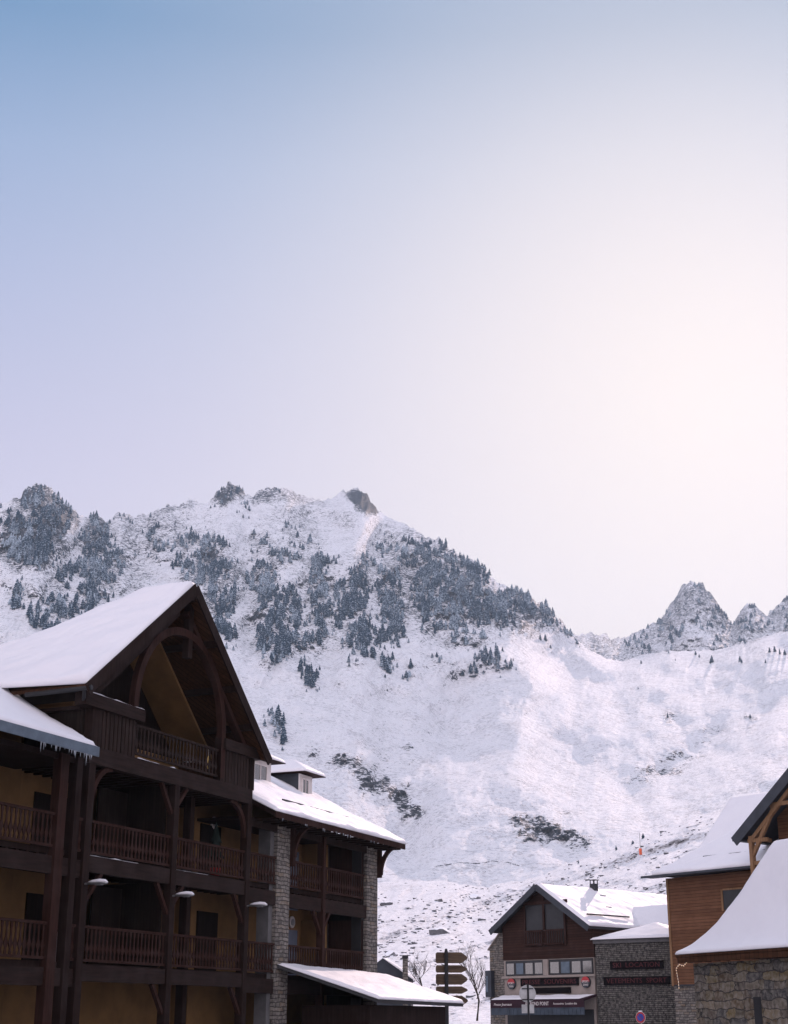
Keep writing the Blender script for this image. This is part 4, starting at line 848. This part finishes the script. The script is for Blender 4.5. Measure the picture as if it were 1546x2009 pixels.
for p_, q_, w_ in (((7.0, GY, 8.0), (7.0, GY, 10.25), .26), ((6.9, GY, 9.95), (10.8, GY, 13.3), .2), ((7.0, GY, 9.25), (8.55, GY, 11.55), .16), ((8.3, GY, 11.62), (12, GY, 11.62), .17), ((8.05, GY, 11.9), (8.6, GY, 11.35), .14), ((6.8, GY, 10.02), (8.0, GY, 10.02), .14), ((7.05, GY, 8.95), (9.5, GY, 8.95), .1)):
    MB().beam(p_, q_, .18, w_, (0, 1, 0)).build('truss_member', M['light_timber'], H)
MB().beam((6.95, GY, 10.15), (6.95, 0, 10.15), .16, .18).build('purlin', M['light_timber'], H)
mb = MB().box(7.1, 12, GY - .05, 0, 7.9, 8.02)
for k in range(10): mb.box(7.25 + .22 * k, 7.3 + .22 * k, GY - .02, GY + .02, 8.02, 8.93)
mb.build('balcony', M['light_timber'], H)
# big roof behind it
e = thing('rear_snowy_house', 'house behind the orange timber one, seen only as a steep snowy roof', 'building', (14.38208487, 80.0, 0), 142)
MB().box(-1.3, 9, 4.6, 10.4, 0, 10.3).build('wall', M['siding'], e)
MB().slab([(-1.5, 3.9, 10.2), (10, 3.9, 10.2), (10, 7.54, 13.84), (-1.5, 7.54, 13.84)], .12).slab([(-1.5, 7.54, 13.84), (10, 7.54, 13.84), (10, 11.2, 10.2), (-1.5, 11.2, 10.2)], .12).build('roof', M['slate'], e)
snow_cover('roof_snow', bil((-1.52, 3.9, 10.2), (10, 3.9, 10.2), (10, 7.54, 13.86), (-1.52, 7.54, 13.86)), 70, 40, .10, e, 121, .08, rough=.015)
MB().box(.3, 1.25, 4.75, 4.95, 11.1, 11.22).build('bare_roof_patch', M['slate'], e)

# ------------------------------------------------------------------ stone hut at the right edge
G = thing('rubble_stone_hut', 'rubble stone hut with a steep flared pyramid roof under thick snow', 'building', (8.71697462, 45.0, 0), 156)
MB().box(0, 9.0, .0, 3.8, 0, 3.28).build('wall', M['rubble'], G)
for x0, x1 in ((2.72, 3.05), (4.15, 4.5)): MB().box(x0, x1, -.012, -.003, 1.3, 2.32).build('window', M['dark'], G)
PR = [(-.40, 3.50), (-.1, 3.64), (.2, 3.88), (.5, 4.24), (.8, 4.66), (1.38, 5.70), (1.9, 6.72)]
def hz(d): return float(np.interp(d, [a for a, b in PR], [b for a, b in PR]))
# smooth the flare
def hz(d): return float(sum(np.interp(d + k, [a for a, b in PR], [b for a, b in PR]) for k in (-.16, -.08, 0, .08, .16)) / 5)
def gr(u, v):
    x = -.36 + 9.8 * u; y = -.36 + 4.52 * v; d = min(x, 8.9 - x, y, 3.8 - y); return np.array((x, y, hz(max(-.36, min(d, 1.9)))))
mb = MB(); nu, nv = 60, 30; P = [gr(a / nu, b_ / nv) - np.array((0, 0, .02)) for a in range(nu + 1) for b_ in range(nv + 1)]
mb.add(P, [(a * (nv + 1) + b_, (a + 1) * (nv + 1) + b_, (a + 1) * (nv + 1) + b_ + 1, a * (nv + 1) + b_ + 1) for a in range(nu) for b_ in range(nv)])
rf = mb.build('roof', M['soffit'], G, True); sm = rf.modifiers.new('s', 'SOLIDIFY'); sm.thickness = .08; sm.offset = -1
snow_cover('roof_snow', lambda u, v: gr(u, v), 220, 110, .10, G, 131, .10, rough=.012, lip=.03)
MB().box(-.3, 9.2, -.34, -.28, 3.30, 3.44).build('fascia', M['soffit'], G)
mb = MB(); x = -.1
while x < 9: mb.box(x, x + .10, -.27, .0, 3.30, 3.42); x += .45
mb.build('rafter_ends', M['wood'], G)
gl_ = thing('fairy_lights', 'string of small clear fairy lights looped under the corner of the stone hut roof', 'fairy lights', (8.71697462, 45.0, 0), 156)
pts = [(.10, -.30, 3.31), (-.05, -.31, 3.22), (-.25, -.32, 3.27), (-.42, -.32, 3.15), (-.38, -.32, 2.98), (-.34, -.32, 2.80), (-.33, -.32, 2.62)]
MB().tube(pts, .006, 5).build('wire', M['white'], gl_)
m, t, b = mat('bulb'); b.inputs['Base Color'].default_value = (1, .8, .55, 1); b.inputs['Emission Color'].default_value = (1, .65, .35, 1); b.inputs['Emission Strength'].default_value = .8; M['bulb'] = m
for i in range(14):
    k = i / 13 * (len(pts) - 1.001); j = int(k); p_ = Vector(pts[j]).lerp(Vector(pts[j + 1]), k - j)
    MB().tube([p_, p_ + Vector((0, 0, -.014)), p_ + Vector((0, 0, -.03))], [.005, .010, .003], 6).build('bulb', M['bulb'], gl_)

# ------------------------------------------------------------------ small things of the street
e = thing('wooden_signpost', 'black post carrying five brown wooden arrow boards pointing right', 'signpost', (2.2, 65.0, 0), 88)
MB().tube([(0, .0, 0), (0, 0, 4.45), (0, 0, 4.58)], [.085, .08, .045], 10).build('post', M['black'], e)
for z0, z1 in ((4.00, 4.44), (3.62, 3.92), (3.14, 3.57), (2.78, 3.07), (2.30, 2.70)):
    x0, x1 = -.44, .90; zc = (z0 + z1) / 2; hh = (z1 - z0) / 2
    b_ = MB().prism([(x0 + .05, z0), (x1 - .26, z0), (x1 - .05, zc - hh * .35), (x1, zc), (x1 - .05, zc + hh * .35), (x1 - .26, z1), (x0 + .05, z1), (x0, z1 - .05), (x0, z0 + .05)], .058, .11).build('arrow_board', M['signwood'], e)
    MB().box(-.075, .075, -.06, .056, zc - .10, zc + .10).build('clamp', M['black'], b_)
def bare_tree(name, label, loc, h, seed, spread=.5):
    e = thing(name, label, 'tree', loc, 90); rnd = random.Random(seed); mb = MB(); tw = MB()
    MB().tube([(0, 0, -.3), (.04 * h, 0, h * .22), (-.01 * h, .02, h * .45)], [.055, .045, .035], 7).build('trunk', M['bark'], e)
    def grow(p, d, l, r, lv):
        n = 4; pts = [Vector(p)]
        for i in range(n):
            d = (d + Vector((rnd.uniform(-.22, .22), rnd.uniform(-.22, .22), rnd.uniform(-.02, .2)))).normalized(); pts.append(pts[-1] + d * l / n)
        tw.tube(pts, [r * (1 - .5 * i / n) for i in range(n + 1)], 5)
        if lv:
            for k in range(4 if lv > 1 else 3):
                q = pts[rnd.randint(1, n)]; grow(q, (d + Vector((rnd.uniform(-1, 1), rnd.uniform(-1, 1), rnd.uniform(-.1, .7)))).normalized(), l * rnd.uniform(.45, .7), r * .55, lv - 1)
    for k in range(6):
        a = rnd.uniform(0, 6.28); grow((-.0, .01, h * rnd.uniform(.25, .45)), Vector((math.cos(a) * spread, math.sin(a) * spread, .8)).normalized(), h * rnd.uniform(.32, .5), .020, 3)
    tw.build('crown', M['bark'], e)
bare_tree('bare_tree', 'bare young tree just right of the wooden arrow boards', (3.72, 70, 2.0), 2.5, 5)
bare_tree('bare_tree', 'bushy bare shrub beside the short stone chimney', (1.45, 85, 2.9), 2.3, 9, .9)
e = thing('round_road_sign', 'round road sign seen from its grey back, plate below it', 'road sign', (5.16, 60, 0), 88)
MB().tube([(.02, .02, 0), (.02, .02, 3.05)], .038, 10).build('pole', M['black'], e)
d = MB().disc((0, 2.70), .325, .05, .062, 32).build('sign_disc', M['steel'], e)
MB().box(-.22, .22, .0, .048, 2.86, 2.90).box(-.22, .22, .0, .048, 2.46, 2.50).build('bracket', M['black'], d)
MB().box(-.24, .24, .05, .062, 1.98, 2.30).build('plate', M['steel'], e)
e = thing('no_parking_sign', 'round red and blue no parking sign before the grey stone shop', 'road sign', (11.84, 75, 0), 128)
MB().tube([(0, .05, 0), (0, .05, 2.1)], .03, 8).build('pole', M['steel'], e)
d = MB().disc((0, 1.86), .25, -.01, .01, 32).build('sign_rim', M['redpaint'], e); MB().disc((0, 1.86), .265, -.004, .006, 32).build('edge', M['white'], e); MB().disc((0, 1.86), .175, -.016, -.011, 32).build('blue_field', M['bluepaint'], d)
MB().beam((-.15, -.02, 2.0), (.15, -.02, 1.72), .006, .05, (0, 1, 0)).build('red_bar', M['redpaint'], d)
snow_cover('snow_cap', bil((-.1, -.03, 2.12), (.1, -.03, 2.12), (.1, .03, 2.12), (-.1, .03, 2.12)), 10, 5, .03, e, 4, .03)
e = thing('small_slate_gable', 'little dark slate gable roof at the foot of the hill, right of the chalet', 'hut', (-.88, 80, 0), 93)
MB().prism([(-1.3, 0), (1.75, 0), (1.75, 3.8), (.30, 4.78), (-1.3, 3.6)], 0, 3).build('wall', M['slate'], e)
snow_cover('roof_snow', bil((1.95, -.1, 3.68), (1.95, 3.1, 3.68), (.29, 3.1, 4.80), (.29, -.1, 4.80)), 20, 20, .07, e, 141, .1)
e = thing('stone_chimney', 'short square stone chimney standing beside the small slate gable', 'chimney', (.58, 79.4, 0), 93)
MB().box(-.13, .13, -.13, .13, 0, 4.72).build('shaft', M['stone'], e); MB().box(-.15, .15, -.15, .15, 4.74, 4.90).build('cap', M['dark'], e); MB().box(-.11, .11, -.11, .11, 4.72, 4.74).build('neck', M['dark'], e)
hx, hy, hz_ = at_r(1257, 1678, float(r_hill(np.array([1257.]), np.array([1678.]))[0]))
e = thing('piste_marker', 'tall thin pole with orange padding at its foot on the ski slope', 'pole', (hx, hy, hz_ - .2), 90)
MB().tube([(0, 0, 0), (0, 0, 3.9)], .05, 8).build('pole', M['steel'], e); MB().tube([(0, 0, .3), (0, 0, 1.3)], .24, 12).build('pad', M['orange'], e)
# boulders of the moraine
def boulder(px, py, s, label, seed, flat=.6, slab=False):
    x, y, z = at_r(px, py, float(r_hill(np.array([float(px)]), np.array([float(py)]))[0]))
    bm = bmesh.new(); bmesh.ops.create_icosphere(bm, subdivisions=3, radius=1); rnd = random.Random(seed); pl_ = [Vector((rnd.gauss(0, 1), rnd.gauss(0, 1), rnd.gauss(0, 1))).normalized() for _ in range(9)]
    for v in bm.verts:
        for q in pl_:
            d = v.co.dot(q) - .62
            if d > 0: v.co -= q * d
        v.co = Vector((v.co.x * s, v.co.y * s * .8, v.co.z * s * flat))
    me = bpy.data.meshes.new('boulder'); bm.to_mesh(me); bm.free(); me.materials.append(M['boulder']); o = bpy.data.objects.new('boulder', me); COL.objects.link(o)
    o.location = (x, y, z); o.rotation_euler = (rnd.uniform(-.3, .3), rnd.uniform(-.3, .3), rnd.uniform(0, 6)); tag(o, label, 'boulder', 'boulders on the snowy hill'); return o
m, t, b = mat('snow_capped_rock'); geo = nn(t, 'ShaderNodeNewGeometry'); sp = nn(t, 'ShaderNodeSeparateXYZ'); L(t, geo.outputs['Normal'], sp.inputs[0]); p = pos(t)
f = sstep(t, math_(t, 'ADD', sp.outputs['Z'], math_(t, 'MULTIPLY', noi(t, p, 1.5, 4), .5)), .62, .82)
L(t, mixc(t, f, mixc(t, noi(t, p, 3, 5), (.05, .052, .06), (.16, .155, .16)), SNOW), b.inputs['Base Color']); b.inputs['Roughness'].default_value = .9; bump(t, b, noi(t, p, 2.5, 5), .6, .3); M['boulder'] = m
for i, (px_, py_, s_, lb) in enumerate(((757, 1776, 1.6, 'snow capped boulder on the hill right beside the chalet wing'), (931, 1762, 1.3, 'dark faced boulder high on the hill above the arrow boards'), (808, 1852, .8, 'low boulder at the foot of the rocky band above the slate gable'), (866, 1832, 2.1, 'biggest tilted snow covered slab above the arrow boards'), (768, 1874, .9, 'rounded boulder just above the slate gable'), (860, 1768, .9, 'small boulder half way up the hill'))):
    boulder(px_, py_, s_, lb, i + 3, .6)

rs = np.random.RandomState(17); GV = []; GF = []; off = 0
bm = bmesh.new(); bmesh.ops.create_icosphere(bm, subdivisions=1, radius=1); iv = np.array([v.co[:] for v in bm.verts]); ifc = np.array([[v.index for v in f.verts] for f in bm.faces]); bm.free()
cx = rs.uniform(640, 1560, 9000); cy = rs.uniform(1600, 1990, 9000)
k_ = (cy > ysky0(cx) + 2) & (rs.uniform(0, 1, 9000) < np.clip(rock0(cx, cy) * 1.1 + .10, 0, 1)); cx = cx[k_][:2400]; cy = cy[k_][:2400]
qx, qy, qz = at_r(cx, cy, r_hill(cx, cy))
for i in range(len(cx)):
    sz = .09 + .30 * rs.uniform(0, 1) ** 4 + .06 * (qy[i] > 180); v = iv * (1 + rs.uniform(-.35, .25, (len(iv), 1))) * np.array((sz * rs.uniform(.9, 1.9), sz * rs.uniform(.8, 1.4), sz * rs.uniform(.5, .9)))
    a = rs.uniform(0, 6.28); c, s_ = math.cos(a), math.sin(a)
    GV.append(np.stack([v[:, 0] * c - v[:, 1] * s_ + qx[i], v[:, 0] * s_ + v[:, 1] * c + qy[i], v[:, 2] + qz[i] + .05], -1)); GF.append(ifc + off); off += len(iv)
tag(mesh_from('moraine_rocks', np.vstack(GV), np.vstack(GF), M['boulder']), 'small snow dusted rocks strewn over the sunlit hill', 'rocks', kind='stuff')
# ------------------------------------------------------------------ the air
m = bpy.data.materials.new('haze_air'); m.use_nodes = True; t = m.node_tree
t.nodes.clear(); out = nn(t, 'ShaderNodeOutputMaterial'); pv = nn(t, 'ShaderNodeVolumePrincipled')
pv.inputs['Color'].default_value = (.62, .80, 1, 1); pv.inputs['Density'].default_value = .00011; pv.inputs['Anisotropy'].default_value = .3
L(t, pv.outputs[0], out.inputs['Volume'])
def boxv(x0, x1, y0, y1, z0, z1):
    V = [(x, y, z) for z in (z0, z1) for y in (y0, y1) for x in (x0, x1)]
    return V, [(0, 2, 3, 1), (4, 5, 7, 6), (0, 1, 5, 4), (2, 6, 7, 3), (0, 4, 6, 2), (1, 3, 7, 5)]
V, Fc = boxv(-2200, 2200, -400, 3400, -3, 960)
tag(mesh_from('haze', V, Fc, m), kind='stuff')
